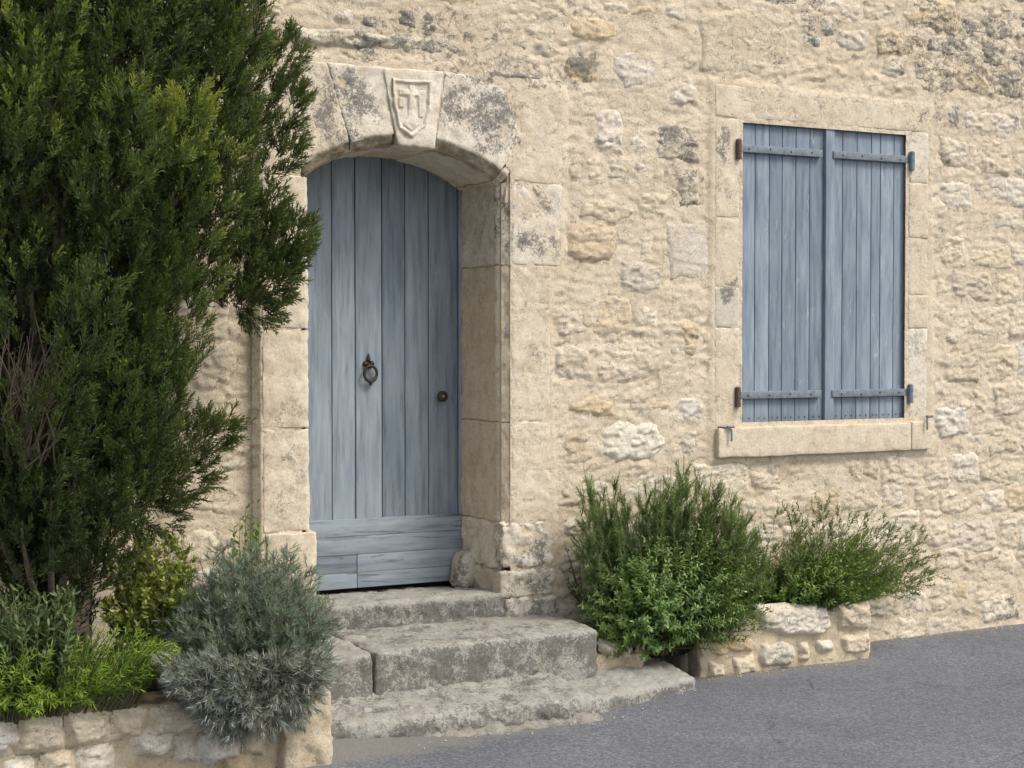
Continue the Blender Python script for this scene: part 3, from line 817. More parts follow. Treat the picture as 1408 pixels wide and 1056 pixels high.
for i in range(4):
    wst('jamb_stone', [(5.150, LJ[i] + .0015), (WX0 - .003, LJ[i] + .0015), (WX0 - .003, LJ[i + 1] - .0015), (5.150, LJ[i + 1] - .0015)], -.009 - .002 * (i % 2), (CREAM, GREY, TAN, CREAM)[i], 91 + i)
RJ2 = [1.304, 1.86, 2.06, 2.40, 2.73, WZ1 - .002]
for i in range(5):
    wst('jamb_stone', [(WX1 + .003, RJ2[i] + .0015), (6.70, RJ2[i] + .0015), (6.70, RJ2[i + 1] - .0015), (WX1 + .003, RJ2[i + 1] - .0015)], -.009 - .002 * (i % 2), (PALE, TAN, TAN, TAN, PALE)[i], 101 + i)
wst('sill', [(5.155, 1.130), (6.553, 1.130), (6.553, WZ0 - .004), (5.155, WZ0 - .004)], -.042, CREAM, 110, .008, .2, .3)
wst('sill', [(6.558, 1.132), (6.715, 1.132), (6.715, WZ0 - .002), (6.558, WZ0 - .002)], -.040, CREAM, 111, .008, .2, .3)
SY = .018
sx = [at(p, 400, SY)[0] for p in (1016.5, 1037.9, 1057.6, 1075.3, 1094, 1113.2, 1132.8)]
sx2 = [at(p, 400, SY)[0] for p in (1144, 1158, 1177.8, 1197.5, 1210, 1228.5, 1247.5)]
sx[0], sx2[-1] = WX0 + .006, WX1 - .006
def shutter(xs, label, hinge_left, cover):
    b = Bag(); b.add(*box(xs[0] + .004, xs[-1] - .004, SY + .028, SY + .05, WZ0 + .012, WZ1 - .012))
    s = mesh_obj('shutter', *b.get(), M['dark'], house, False)
    s['label'] = label
    for i in range(len(xs) - 1):
        plank(s, xs[i] + .0022, xs[i + 1] - .0022, WZ0 + .008, WZ1 - .014 - random.uniform(0, .004), WZ1 - .014, SY + random.uniform(0, .004), .024, M['shutter'], 120 + i, .003)
        for zz in (WZ0 + .045,):
            for fx in (.3, .7):
                xx = xs[i] + (xs[i + 1] - xs[i]) * fx
                bb = Bag(); bb.add(*lathe([(.004, .002), (.004, -.002), (.0004, -.003)], (xx, SY, zz), (0, 1, 0), 6))
                mesh_obj('nail', *bb.get(), M['rust'], s)
    if cover:
        plank(s, cover[0], cover[1], WZ0 + .006, WZ1 - .004, WZ1 - .004, SY - .020, .03, M['shutter'], 140, .004, 'cover_strip')
    for zc in (1.478, 2.868):
        xa, xb = (xs[0] - .016, xs[-1] - .035) if hinge_left else (xs[0] + .040, xs[-1] + .016)
        V, Fc = hexa([(xa, zc - .021), (xb, zc - .021), (xb, zc + .021), (xa, zc + .021)], SY - .028, SY + .004, .003, .05, .0012, 20)
        mesh_obj('strap_hinge', V, Fc, M['strap'], s)
        for k in range(4):
            xx = xa + (xb - xa) * (.12 + .25 * k)
            bb = Bag(); bb.add(*lathe([(.006, .0), (.006, -.002), (.004, -.004), (.0004, -.005)], (xx, SY - .028, zc + random.uniform(-.006, .006)), (0, 1, 0), 8))
            mesh_obj('bolt', *bb.get(), M['rust'], s)
        xp = xs[0] - .022 if hinge_left else xs[-1] + .022
        bb = Bag()
        bb.add(*tube([(xp, -.020, zc - .065), (xp, -.020, zc + .042)], .017, 10))
        bb.add(*lathe([(.016, 0), (.012, .007), (.0004, .009)], (xp, -.020, zc + .042), (0, 0, 1), 10))
        bb.add(*hexa([(xp - .014, zc - .05), (xp + .014, zc - .05), (xp + .014, zc - .02), (xp - .014, zc - .02)], -.024, .06, .003, .03))
        mesh_obj('pintle', *bb.get(), M['rust'] if hinge_left else M['strap'], s)
    return s
shutter(sx, 'shutter leaf on the doorway side', True, None)
xm0, xm1 = sx[-1], sx2[0]
shutter([xm0 + .004] + sx2[1:], 'shutter leaf with the cover strip', False, (xm0 - .004, xm1))
for px, py, s in ((998, 594, 1), (1271, 579, -1)):
    p = at(px, py, -.02)
    b = Bag()
    b.add(*tube([(p[0] - .045 * s, .02, p[2] + .028), (p[0] - .04 * s, -.03, p[2] + .028), (p[0], -.05, p[2] + .026), (p[0] + .012 * s, -.06, p[2] + .012), (p[0] + .012 * s, -.06, p[2] - .05)], .006, 6))
    b.add(*tube([(p[0] - .012, -.052, p[2] + .03), (p[0] + .03, -.058, p[2] + .03)], .008, 6))
    mesh_obj('shutter_hook', *b.get(), M['strap'], house)

# ------------------------------------------------------------------ steps
steps = thing('stone_steps', 'three worn grey stone steps leading up to the blue door', 'steps')
def hex3(bot, top, r=.02, seg=.025, amp=.004, freq=11, chip=.006, cf=14, seed=0, wob=.008):
    """bot/top: four (x,y,z): front-left, front-right, back-right, back-left"""
    bot, top = np.array(bot, float), np.array(top, float)
    L = (np.linalg.norm(top[1] - top[0]), np.linalg.norm(top[3] - top[0]), max(.03, np.linalg.norm(top[0] - bot[0])))
    V, Fc = rbox(L, r, seg)
    u, v, w = (V / np.array(L)).T[..., None]
    lo = (bot[0] * (1 - u) + bot[1] * u) * (1 - v) + (bot[3] * (1 - u) + bot[2] * u) * v
    hi = (top[0] * (1 - u) + top[1] * u) * (1 - v) + (top[3] * (1 - u) + top[2] * u) * v
    P = lo * (1 - w) + hi * w
    return roughen(P, Fc, amp, freq, chip, cf, seed, wob), Fc
def step_block(x0, x1, yf0, yf1, yb, z0, zf0, zf1, zb, seed, c=GREY, r=.022, stain=None, amp=.006, chip=.008):
    V, Fc = hex3([(x0, yf0, z0), (x1, yf1, z0), (x1, yb, z0), (x0, yb, z0)], [(x0, yf0, zf0), (x1, yf1, zf1), (x1, yb, zb), (x0, yb, zb)], r, .016, amp, 10, chip, 13, seed, .010)
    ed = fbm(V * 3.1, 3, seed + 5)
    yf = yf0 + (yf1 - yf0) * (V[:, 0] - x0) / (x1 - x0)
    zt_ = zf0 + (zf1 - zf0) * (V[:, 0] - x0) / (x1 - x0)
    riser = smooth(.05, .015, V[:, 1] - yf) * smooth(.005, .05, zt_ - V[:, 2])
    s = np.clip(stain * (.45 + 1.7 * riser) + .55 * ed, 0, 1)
    return mesh_obj('step_stone', V, Fc, M['step'], steps, attrs={'stain': s}, color=c)
SG = (0.395, 0.375, 0.335)
step_block(2.60, 3.842, .02, -.012, .60, .25, .474, .470, .440, 1, SG, .022, .72)
x_j = at(513, 925, -.54)[0]
step_block(2.36, x_j - .005, -.585, -.555, .15, .05, .335, .338, .345, 2, SG, .024, .55)
step_block(x_j + .005, 4.125, -.552, -.475, .16, .05, .338, .333, .345, 3, SG, .030, .9)
step_block(2.30, 3.86, -.86, -.93, -.38, -.10, .095, .105, .160, 4, (.40, .38, .34), .045, .95, .010, .014)
step_block(3.835, 4.63, -.86, -.60, -.33, -.10, .078, .055, .10, 5, SG, .035, .75, .008, .010)
V, Fc = hex3([(2.93, -.955, -.05), (3.87, -.985, -.05), (3.87, -.80, -.05), (2.93, -.80, -.05)], [(2.95, -.95, .004), (3.85, -.97, .016), (3.85, -.80, .045), (2.95, -.80, .04)], .02, .02, .012, 9, .02, 12, 8, .012)
mesh_obj('broken_bedding', V, Fc, M['step'], steps, attrs={'stain': np.full(len(V), .25)}, color=(.33, .305, .265))

# ------------------------------------------------------------------ planters
def planter_front(parent, polys, yb, seed0, mat='stone', hoff=0.0):
    for i, (poly, c, rel) in enumerate(polys):
        V, Fc = stone_patch([xz(*p, yb) for p in poly], rel, seed0 + i, .008, .035, ybase=yb, hoff=hoff, sink=.04)
        mesh_obj('stone', V, Fc, M[mat], parent, attrs={'stain': np.full(len(V), .12 if c != GREY else .35)}, color=c)
lp = thing('planter_wall', 'low mortared stone planter wall under the cypress, left of the steps', 'planter')
PY = -1.10
V, Fc = hex3([(-1.5, PY + .03, -.1), (2.43, PY + .03, -.1), (2.43, PY + .28, -.1), (-1.5, PY + .28, -.1)], [(-1.5, PY + .04, .33), (2.43, PY + .04, .325), (2.42, PY + .28, .33), (-1.5, PY + .28, .33)], .03, .02, .010, 8, .010, 14, 201, .012)
mesh_obj('mortar_core', V, Fc, M['mortar'], lp, attrs={'stain': .3 * np.clip(fbm(V * 4, 3, 3) + .3, 0, 1)}, color=(.52, .435, .315))
V, Fc = hex3([(2.17, PY + .285, -.1), (2.43, PY + .285, -.1), (2.43, .0, -.1), (2.17, .0, -.1)], [(2.17, PY + .285, .33), (2.43, PY + .285, .325), (2.43, .0, .34), (2.17, .0, .34)], .03, .03, .010, 8, .010, 14, 202, .012)
mesh_obj('mortar_core', V, Fc, M['mortar'], lp, attrs={'stain': np.zeros(len(V))}, color=(.52, .435, .315))
LP_STONES = [([(-20, 1000), (26, 997), (32, 1015), (24, 1032), (-20, 1036)], WHITE, .04), ([(38, 1008), (52, 1006), (56, 1030), (44, 1036), (37, 1028)], WHITE, .035),
    ([(182, 1018), (205, 1003), (240, 1008), (246, 1030), (226, 1044), (186, 1042)], PALE, .045), ([(306, 1036), (350, 1034), (356, 1070), (308, 1072)], OCHRE, .035)]
LP_NAMED = [p_[0] for p_ in LP_STONES]
planter_front(lp, LP_STONES, PY, 300)
auto = []
zr = -.07
for rh in (.125, .13, .135):
    xr_ = .2 + random.uniform(0, .1)
    while xr_ < 2.16:
        w_ = random.uniform(.11, .27)
        pl = [(xr_ + .008, zr + .008), (xr_ + w_ * .5, zr + random.uniform(0, .014)), (xr_ + w_ - .008, zr + .008), (xr_ + w_ - .004, zr + rh * .5), (xr_ + w_ - .012, zr + rh - random.uniform(.006, .02)), (xr_ + w_ * .5, zr + rh - .004), (xr_ + .012, zr + rh - random.uniform(.006, .02)), (xr_ + .004, zr + rh * .5)]
        auto.append((pl, random.choice((PALE, CREAM, TAN, WHITE, CREAM)), random.uniform(.002, .022)))
        xr_ += w_
    zr += rh
for i, (pl, c, rel) in enumerate(auto):
    if any(max(depth_in(pl, [xz(*p, PY) for p in q_]), depth_in([xz(*p, PY) for p in q_], pl)) > .05 for q_ in LP_NAMED):
        continue
    V, Fc = stone_patch(pl, rel, 400 + i, .008, .035, ybase=PY, sink=.04)
    mesh_obj('stone', V, Fc, M['stone'], lp, attrs={'stain': np.full(len(V), .1)}, color=c)
V, Fc = hexa([(2.215, -.08), (2.445, -.08), (2.438, .318), (2.235, .315)], PY - .022, PY + .25, .03, .016, .005, 11, .012, 13, 305, None, .008)
mesh_obj('corner_stone', V, Fc, M['stone'], lp, attrs={'stain': np.full(len(V), .05)}, color=(.57, .485, .345))
gx2, gy2, q2 = grid(np.arange(-1.4, 2.25, .04), np.arange(PY + .2, .05, .04))
gz2 = .30 + .03 * fbm(np.stack([gx2 * 4, gy2 * 4, gx2 * 0], -1), 3, 4)
mesh_obj('soil', np.stack([gx2, gy2, gz2], -1), q2, M['soil'], lp)

rp = thing('stone_planter', 'small stone planter box against the wall under the window', 'planter')
RY = -.40
V, Fc = hex3([(4.80, RY + .014, -.1), (5.965, RY + .014, -.1), (5.965, RY + .16, -.1), (4.80, RY + .16, -.1)], [(4.81, RY + .022, .262), (5.955, RY + .022, .300), (5.955, RY + .16, .305), (4.81, RY + .16, .27)], .025, .018, .008, 9, .010, 15, 211, .01)
mesh_obj('mortar_core', V, Fc, M['mortar'], rp, attrs={'stain': .25 * np.clip(fbm(V * 4, 3, 3) + .3, 0, 1)}, color=(.56, .47, .34))
for xa, xb, sd in ((4.80, 4.95, 212), (5.82, 5.962, 213)):
    V, Fc = hex3([(xa, RY + .155, -.1), (xb, RY + .155, -.1), (xb, .02, -.1), (xa, .02, -.1)], [(xa + .005, RY + .155, .268), (xb, RY + .155, .268), (xb, .02, .29), (xa + .005, .02, .29)], .02, .02, .008, 9, .008, 15, sd, .008)
    mesh_obj('side_wall', V, Fc, M['mortar'], rp, attrs={'stain': np.full(len(V), .2)}, color=(.56, .47, .34))
planter_front(rp, [([(1044, 836), (1092, 834), (1142, 833), (1146, 862), (1128, 878), (1080, 876), (1046, 872)], PALE, .026), ([(1152, 832), (1200, 829), (1202, 856), (1196, 866), (1152, 868)], TAN, .022), ([(972, 882), (1002, 878), (1036, 874), (1038, 898), (990, 905), (973, 902)], OCHRE, .014),
    ([(972, 908), (1000, 908), (1002, 932), (974, 936)], CREAM, .018), ([(1006, 905), (1038, 902), (1042, 926), (1008, 932)], TAN, .018), ([(1044, 884), (1076, 882), (1096, 888), (1094, 916), (1046, 922)], GREY, .022), ([(1100, 886), (1116, 882), (1118, 912), (1100, 914)], CREAM, .014), ([(1122, 880), (1148, 878), (1152, 898), (1124, 900)], PALE, .02), ([(1156, 874), (1200, 870), (1200, 900), (1158, 904)], TAN, .014), ([(1124, 904), (1150, 902), (1152, 912), (1126, 914)], TAN, .012)], RY, 320)
gx2, gy2, q2 = grid(np.arange(4.16, 5.9, .04), np.arange(-.36, .05, .04))
gz2 = .12 + .12 * smooth(4.7, 4.95, gx2) + .025 * fbm(np.stack([gx2 * 5, gy2 * 5, gx2 * 0], -1), 3, 6)
mesh_obj('soil', np.stack([gx2, gy2, gz2], -1), q2, M['soil'], rp)
ew = thing('low_edging_wall', 'short knee-low edging of pale stones beside the second step', 'edging')
EY = -.38
V, Fc = hex3([(4.14, EY, -.02), (4.47, EY, -.02), (4.47, EY + .12, -.02), (4.14, EY + .12, -.02)], [(4.14, EY, .17), (4.46, EY, .16), (4.46, EY + .12, .17), (4.14, EY + .12, .17)], .02, .018, .008, 9, .01, 15, 214, .008)
mesh_obj('mortar_core', V, Fc, M['mortar'], ew, attrs={'stain': np.full(len(V), .1)}, color=(.5, .42, .31))
planter_front(ew, [([(830, 884), (852, 882), (854, 912), (832, 914)], PALE, .03), ([(858, 880), (872, 879), (876, 908), (858, 910)], PALE, .026), ([(879, 882), (890, 884), (891, 906), (880, 906)], CREAM, .022)], EY, 340)

# loose grit along the foot of the wall
n = 260
px_ = np.concatenate([rng.uniform(4.7, 8.2, 180), rng.uniform(2.45, 4.6, 80)])
py_ = np.where(px_ > 4.7, np.where(px_ < 5.98, -.42 - np.abs(rng.normal(0, .05, n)), -.02 - np.abs(rng.normal(0, .08, n))), -.96 + .35 * smooth(3.9, 4.6, px_) - np.abs(rng.normal(0, .05, n)))
b = Bag()
for x_, y_ in zip(px_, py_):
    r_ = rng.uniform(.002, .007)
    Vb = np.array([(1, 0, 0), (0, 1, 0), (-1, 0, 0), (0, -1, 0), (0, 0, .8), (0, 0, -.5)]) * r_ * rng.uniform(.6, 1.3, (6, 3)) + (x_, y_, .004)
    b.add(Vb, np.array([(0, 1, 4), (1, 2, 4), (2, 3, 4), (3, 0, 4), (1, 0, 5), (2, 1, 5), (3, 2, 5), (0, 3, 5)]))
V, Fc = b.get()
grit = mesh_obj('gravel', V, Fc, M['stone'], None, False, attrs={'stain': np.zeros(len(V))}, color=TAN, kind='stuff')
grit['label'], grit['category'] = 'loose pale grit along the foot of steps and wall', 'gravel'

# ================================================================== PLANTS
UP = np.array((0, 0, 1.0))
def unit(a):
    return a / np.maximum(np.linalg.norm(a, axis=-1, keepdims=True), 1e-9)
def leaves(pos, dirs, nrm, L, Wd, prof, curl=0.0, fold=0.0):
    """blades: pos, dirs (along), nrm (face); prof = [(s, half-width factor)]; curl bends along nrm"""
    n, k = len(pos), len(prof)
    L = np.broadcast_to(np.asarray(L, float), (n,))[:, None]
    Wd = np.broadcast_to(np.asarray(Wd, float), (n,))[:, None]
    curl = np.broadcast_to(np.asarray(curl, float), (n,))[:, None]
    side = unit(np.cross(dirs, nrm))
    nn = np.cross(side, dirs)
    V = np.zeros((n, k, 2, 3))
    for i, (s_, w_) in enumerate(prof):
        c = pos + dirs * (L * s_) + nn * (L * curl * s_ * s_)
        V[:, i, 0] = c - side * Wd * w_ * .5 + nn * Wd * w_ * fold
        V[:, i, 1] = c + side * Wd * w_ * .5
    base = np.arange(n)[:, None] * (2 * k)
    Fc = np.concatenate([base + np.array((2 * i, 2 * i + 1, 2 * i + 3, 2 * i + 2)) for i in range(k - 1)])
    return V.reshape(-1, 3), Fc
def bez(O, C, T, s):
    s = s[..., None]
    return O * (1 - s) ** 2 + C * 2 * s * (1 - s) + T * s * s
def dbez(O, C, T, s):
    s = s[..., None]
    return unit((C - O) * (1 - s) + (T - C) * s)
def stem_tubes(O, C, T, r0, r1, bag, seg=6, n=3):
    s = np.linspace(0, 1, seg)
    for o, c, t in zip(O, C, T):
        bag.add(*tube(bez(o, c, t, s), np.linspace(r0, r1, seg), n))
def leaf_field(O, C, T, per, s0, s1, ang, L, r, whorl=2.4, taper=.5, jit=.35):
    """leaf roots along many stems: returns pos, dir, nrm, length scale, s"""
    n = len(O)
    s = np.linspace(s0, s1, per)[None] + r.uniform(-.5, .5, (n, per)) * (s1 - s0) / per
    s = np.clip(s, 0, 1)
    P = bez(O[:, None], C[:, None], T[:, None], s)
    D_ = dbez(O[:, None], C[:, None], T[:, None], s)
    ref = unit(r.normal(size=(n, 1, 3)))
    A = unit(np.cross(D_, ref))
    B_ = np.cross(D_, A)
    ph = np.arange(per)[None] * whorl + r.uniform(0, 6.3, (n, 1)) + r.uniform(-.4, .4, (n, per))
    perp = A * np.cos(ph)[..., None] + B_ * np.sin(ph)[..., None]
    a = ang + r.normal(0, jit, (n, per)) * .5
    d = unit(D_ * np.cos(a)[..., None] + perp * np.sin(a)[..., None])
    nrm = unit(D_ * np.sin(a)[..., None] - perp * np.cos(a)[..., None] + .25 * r.normal(size=d.shape))
    sc = L * (1 - taper * np.clip((s - .6) / .4, 0, 1)) * r.uniform(.7, 1.2, s.shape)
    f = lambda x: x.reshape(-1, 3)
    return f(P), f(d), f(nrm), sc.ravel(), s.ravel()
OVAL = [(0, .25), (.3, .9), (.65, .85), (1, .05)]
NEEDLE = [(0, .6), (.5, 1), (1, .1)]
BLADE = [(0, 1), (1, .3)]
def plant(name, label, cat, O, C, T, lf, mat, r, stem_mat='stem', r0=.004, r1=.0015, group=None, stem_seg=6):
    """lf = list of dicts of leaf_field arguments plus width ratio, profile, curl, tint range"""
    t = thing(name, label, cat, group=group)
    b = Bag()
    stem_tubes(O, C, T, r0, r1, b, stem_seg)
    mesh_obj('stems', *b.get(), M[stem_mat], t, kind='stuff')
    b, tint = Bag(), []
    for k in lf:
        idx = k.get('idx', slice(None))
        P, d, nn, sc, s_ = leaf_field(O[idx], C[idx], T[idx], k['per'], k['s0'], k['s1'], k['ang'], k['L'], r, k.get('whorl', 2.4), k.get('taper', .4), k.get('jit', .35))
        V, Fc = leaves(P, d, nn, sc, sc * k['w'], k['prof'], k.get('curl', 0) + r.normal(0, .15, len(P)), k.get('fold', 0))
        b.add(V, Fc)
        lo, hi = k['tint']
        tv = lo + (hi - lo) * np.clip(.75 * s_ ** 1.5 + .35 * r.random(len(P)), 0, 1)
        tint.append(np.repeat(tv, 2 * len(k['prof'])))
    V, Fc = b.get()
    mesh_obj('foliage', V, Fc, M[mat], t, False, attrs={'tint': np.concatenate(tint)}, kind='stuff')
    return t
def shoots(O, C, T, per, s0, s1, ln, ang, r, up=.3, curve=.3):
    """side shoots on stems"""
    s_ = r.uniform(s0, s1, (len(O), per))
    P = bez(O[:, None], C[:, None], T[:, None], s_)
    D_ = dbez(O[:, None], C[:, None], T[:, None], s_)
    side = unit(np.cross(D_, unit(r.normal(size=D_.shape))))
    d = unit(D_ * math.cos(ang) + side * math.sin(ang) + up * UP * r.uniform(0, 1, s_.shape)[..., None])
    l = (ln * r.uniform(.5, 1.1, s_.shape) * (1.15 - .6 * s_))[..., None]
    O2 = P.reshape(-1, 3)
    T2 = (P + d * l).reshape(-1, 3)
    C2 = (O2 + T2) / 2 + (side * l * .2 * curve).reshape(-1, 3)
    return O2, C2, T2
def join(*sets):
    return [np.concatenate(x) for x in zip(*sets)]
def dome(n, c, rad, r, zmin=-.1, power=.35):
    """points filling the outer part of an ellipsoid dome"""
    v = unit(r.normal(size=(n * 4, 3)))
    v = v[v[:, 2] > zmin][:n]
    return np.array(c) + v * np.array(rad) * (r.random((len(v), 1)) ** power), v

M['l_cypress'] = leaf_material('cypress foliage', (0.038, 0.052, 0.016), (0.145, 0.198, 0.048), (0.28, 0.32, 0.06), .6, .3)
M['l_rosemary'] = leaf_material('rosemary needles', (0.088, 0.14, 0.048), (0.20, 0.285, 0.10), (0.29, 0.38, 0.14), .5, .32)
M['l_glossy'] = leaf_material('glossy green leaves', (0.05, 0.105, 0.028), (0.155, 0.26, 0.068), (0.33, 0.45, 0.18), .33, .3)
M['l_herb'] = leaf_material('fresh green herb leaves', (0.07, 0.14, 0.028), (0.17, 0.28, 0.05), (0.26, 0.36, 0.09), .5, .35)
M['l_wispy'] = leaf_material('thin olive leaves', (0.10, 0.14, 0.05), (0.19, 0.245, 0.08), (0.26, 0.25, 0.12), .55, .35)
M['l_fern'] = leaf_material('bright green feathery leaves', (0.06, 0.12, 0.02), (0.23, 0.36, 0.04), (0.36, 0.46, 0.07), .5, .35)
M['l_dull'] = leaf_material('dull green leaves', (0.07, 0.11, 0.045), (0.15, 0.22, 0.08), (0.22, 0.29, 0.11), .5, .3)
M['l_yellow'] = leaf_material('yellow green leaves', (0.08, 0.12, 0.025), (0.24, 0.29, 0.05), (0.40, 0.42, 0.12), .5, .35)
M['l_blue'] = leaf_material('blue grey leaves', (0.115, 0.155, 0.12), (0.28, 0.345, 0.285), (0.40, 0.47, 0.40), .6, .3)
M['l_silver'] = leaf_material('silver grey leaves', (0.15, 0.17, 0.155), (0.36, 0.385, 0.375), (0.60, 0.62, 0.61), .6, .3)

# ------------------------------------------------------------------ the cypress
r = np.random.default_rng(21)
tree = thing('cypress_tree', 'tall dense dark green cypress filling the left side of the picture', 'tree')
TX, TY = 1.36, -.72
prof_px = [(375, -250), (380, -60), (376, 0), (384, 50), (396, 100), (392, 150), (384, 200), (366, 250), (344, 300), (325, 380), (298, 450), (258, 480), (244, 520), (240, 570), (250, 620), (250, 670), (190, 705), (125, 740), (110, 780), (80, 830)]
pz = np.array([at(x, y, TY)[2] for x, y in prof_px])[::-1]
pr = np.array([at(x, y, TY)[0] - TX for x, y in prof_px])[::-1]
pz = np.concatenate([pz, [pz[-1] + 1.0, pz[-1] + 2.2]])
pr = np.concatenate([pr, [.85, .35]])
def crown_r(z, a):                          # a: angle, 0 = +x, -90 deg = towards the road
    R = np.interp(z, pz, pr)
    sx_, sy_ = np.cos(a), np.sin(a)
    dep = np.where(sy_ > 0, np.minimum(.62, R * .75), R * .80)
    return 1 / np.sqrt((sx_ / R) ** 2 + (sy_ / dep) ** 2)
# one spray: axis with side twigs, each a little plume of scale-leaf strands
def spray_template(rr, nt=13):
    pos, d, nn, L = [], [], [], []
    for i in range(nt):
        s_ = .04 + .92 * i / (nt - 1)
        az = rr.uniform(0, 6.28)
        el = math.radians(rr.uniform(28, 55)) * (1 - .45 * s_)
        td = np.array((math.sin(el) * math.cos(az), math.sin(el) * math.sin(az), math.cos(el)))
        tl = (.40 - .22 * s_) * rr.uniform(.8, 1.2)
        o = np.array((0, 0, s_ * .8))
        pos.append(o); d.append(td); L.append(tl); nn.append(rr.normal(size=3))
        for k in range(5):
            f = .15 + .17 * k
            dd = unit(td + .75 * unit(rr.normal(size=3)) + .15 * UP)
            pos.append(o + td * tl * f); d.append(dd); L.append(tl * rr.uniform(.35, .6)); nn.append(rr.normal(size=3))
    pos, d, nn, L = np.array(pos), np.array(d), unit(np.array(nn)), np.array(L)
    wd = (np.where(np.arange(len(L)) % 6 == 0, .046, .041) * (17 / nt) ** .6)[:, None]
    side = unit(np.cross(d, nn))
    V = np.stack([pos - side * wd * .5, pos + side * wd * .5, pos + d * L[:, None]], 1).reshape(-1, 3)
    Fc = np.arange(len(V)).reshape(-1, 3)
    hgt = np.repeat(pos[:, 2] + .3 * np.linalg.norm(pos[:, :2], axis=1), 3)
    return V, Fc, hgt
TEMPL = [spray_template(r) for _ in range(7)] + [spray_template(r, 7) for _ in range(2)]
sp_pos, sp_dir, sp_len, sp_tint = [], [], [], []
def lobe(c, ax_, rad, length, n, tint=0.0, back=False):
    """flame shaped mass of sprays around an axis"""
    ax_ = unit(np.array(ax_, float))
    A = unit(np.cross(ax_, (0.3, 1, .1))); B_ = np.cross(ax_, A)
    u = r.beta(1.3, 1.25, n)
    ph = r.uniform(0, 6.283, n)
    prof_ = np.sin(np.pi * np.clip(u * .80 + .14, 0, 1)) ** .8
    fr_ = r.uniform(.35, 1.0, n) ** .6
    rr_ = rad * prof_ * fr_
    rad_v = A * np.cos(ph)[:, None] + B_ * np.sin(ph)[:, None]
    P = np.array(c) + ax_ * ((u - .4) * length)[:, None] + rad_v * rr_[:, None]
    dd = unit(rad_v * .5 + ax_ * .75 + .25 * UP + .16 * r.normal(size=(n, 3)))
    sp_pos.append(P); sp_dir.append(dd)
    sp_len.append(r.uniform(.08, .13, n))
    sp_tint.append(np.clip(tint - .20 + .42 * (fr_ - .55) + .28 * u + r.normal(0, .09, n), -.6, 1))  # sprays darkened towards the lobe axis, imitating shade in the gaps
dead = at(62, 520, -1.35)
zs = np.linspace(.62, 4.2, 19)
for z_ in zs:
    R0 = float(np.interp(z_, pz, pr))
    m = max(3, int(round(R0 * 2 * math.pi * .62 / .27)))
    for k in range(m):
        a = -math.pi / 2 + (k + r.uniform(.1, .9)) / m * 2 * math.pi
        zz = z_ + r.uniform(-.1, .1)
        Rr = float(crown_r(zz, a))
        fr = r.uniform(.74, .88)
        c = np.array((TX + math.cos(a) * Rr * fr - .03, TY + math.sin(a) * Rr * fr, zz))
        if np.linalg.norm((c - dead) * np.array((1, .6, .8))) < .22:
            continue
        if math.sin(a) > .55 and zz > 1.0:
            n_ = 18
        elif c[0] < .85 or zz > 3.7:
            n_ = 14
        else:
            n_ = 46 if math.cos(a) < .6 else 56
        radial = np.array((math.cos(a), math.sin(a), 0))
        lobe(c, UP * .95 + radial * r.uniform(.1, .35) + .10 * r.normal(size=3), r.uniform(.11, .155), r.uniform(.55, .95), n_ * 3 // 2, r.uniform(-.34, .26))
    for k in range(max(2, m // 3)):          # inner sprays painted darker to imitate shade
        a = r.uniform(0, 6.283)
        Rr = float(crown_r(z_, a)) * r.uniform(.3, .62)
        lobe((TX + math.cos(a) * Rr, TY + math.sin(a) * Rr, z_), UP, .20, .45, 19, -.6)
for z_ in np.linspace(.7, 3.9, 26):          # dense layer just under the surface, its shade painted in by dark tint
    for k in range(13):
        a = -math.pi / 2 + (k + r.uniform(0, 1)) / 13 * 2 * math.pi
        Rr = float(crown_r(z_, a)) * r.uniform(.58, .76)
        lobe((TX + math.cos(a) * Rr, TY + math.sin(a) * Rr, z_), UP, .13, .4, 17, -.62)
for z_ in np.linspace(4.3, 5.6, 6):          # top, above the frame
    for k in range(6):
        a = k * 1.047 + r.uniform(0, 1)
        Rr = float(crown_r(z_, a)) * .7
        lobe((TX + math.cos(a) * Rr, TY + math.sin(a) * Rr, z_), UP, .22, .6, 16)
# branches that stand out in the photograph
for px, py, Y_, ax_, rad, ln, n_, ti in ((385, 352, -.45, (.5, 0, .8), .11, .30, 130, -.05), (362, 395, -.45, (.6, 0, .5), .11, .28, 120, -.12), (340, 420, -.48, (.2, 0, -.2), .07, .18, 40, -.2),
        (282, 605, -.6, (.8, 0, .45), .07, .24, 45, -.05), (250, 622, -.6, (.5, 0, .6), .11, .28, 70, -.15), (348, 345, -.48, (.3, 0, .9), .10, .34, 90, -.15), (330, 390, -.5, (.3, 0, .9), .10, .34, 90, -.15), (362, 300, -.5, (.3, 0, .9), .07, .24, 50, -.1), (225, 660, -.7, (.4, -.1, .1), .14, .34, 80, -.25), (190, 690, -.75, (.5, -.1, -.3), .13, .3, 60, -.3),
        (385, 160, -.5, (.6, 0, .7), .09, .24, 60, 0), (380, 222, -.5, (.6, 0, .7), .08, .22, 50, 0), (382, 90, -.5, (.6, 0, .7), .09, .24, 60, 0),
        (238, 190, -1.45, (.35, -.2, .9), .10, .34, 60, .36), (150, 240, -1.5, (.2, -.2, .9), .15, .5, 80, .12), (40, 110, -1.4, (.25, -.2, .9), .17, .6, 90, .30), (25, 200, -1.4, (.2, -.2, .9), .16, .5, 80, .25), (110, 470, -1.4, (.3, -.2, .9), .12, .45, 70, -.1), (60, 620, -1.3, (.3, -.2, .8), .14, .4, 70, -.25), (120, 760, -1.1, (.2, -.1, .7), .16, .4, 90, -.4), (40, 750, -1.1, (.2, -.1, .7), .18, .4, 90, -.4)):
    lobe(at(px, py, Y_), ax_, rad, ln, n_, ti)  # ti paints sunlit clumps brighter and shaded ones darker
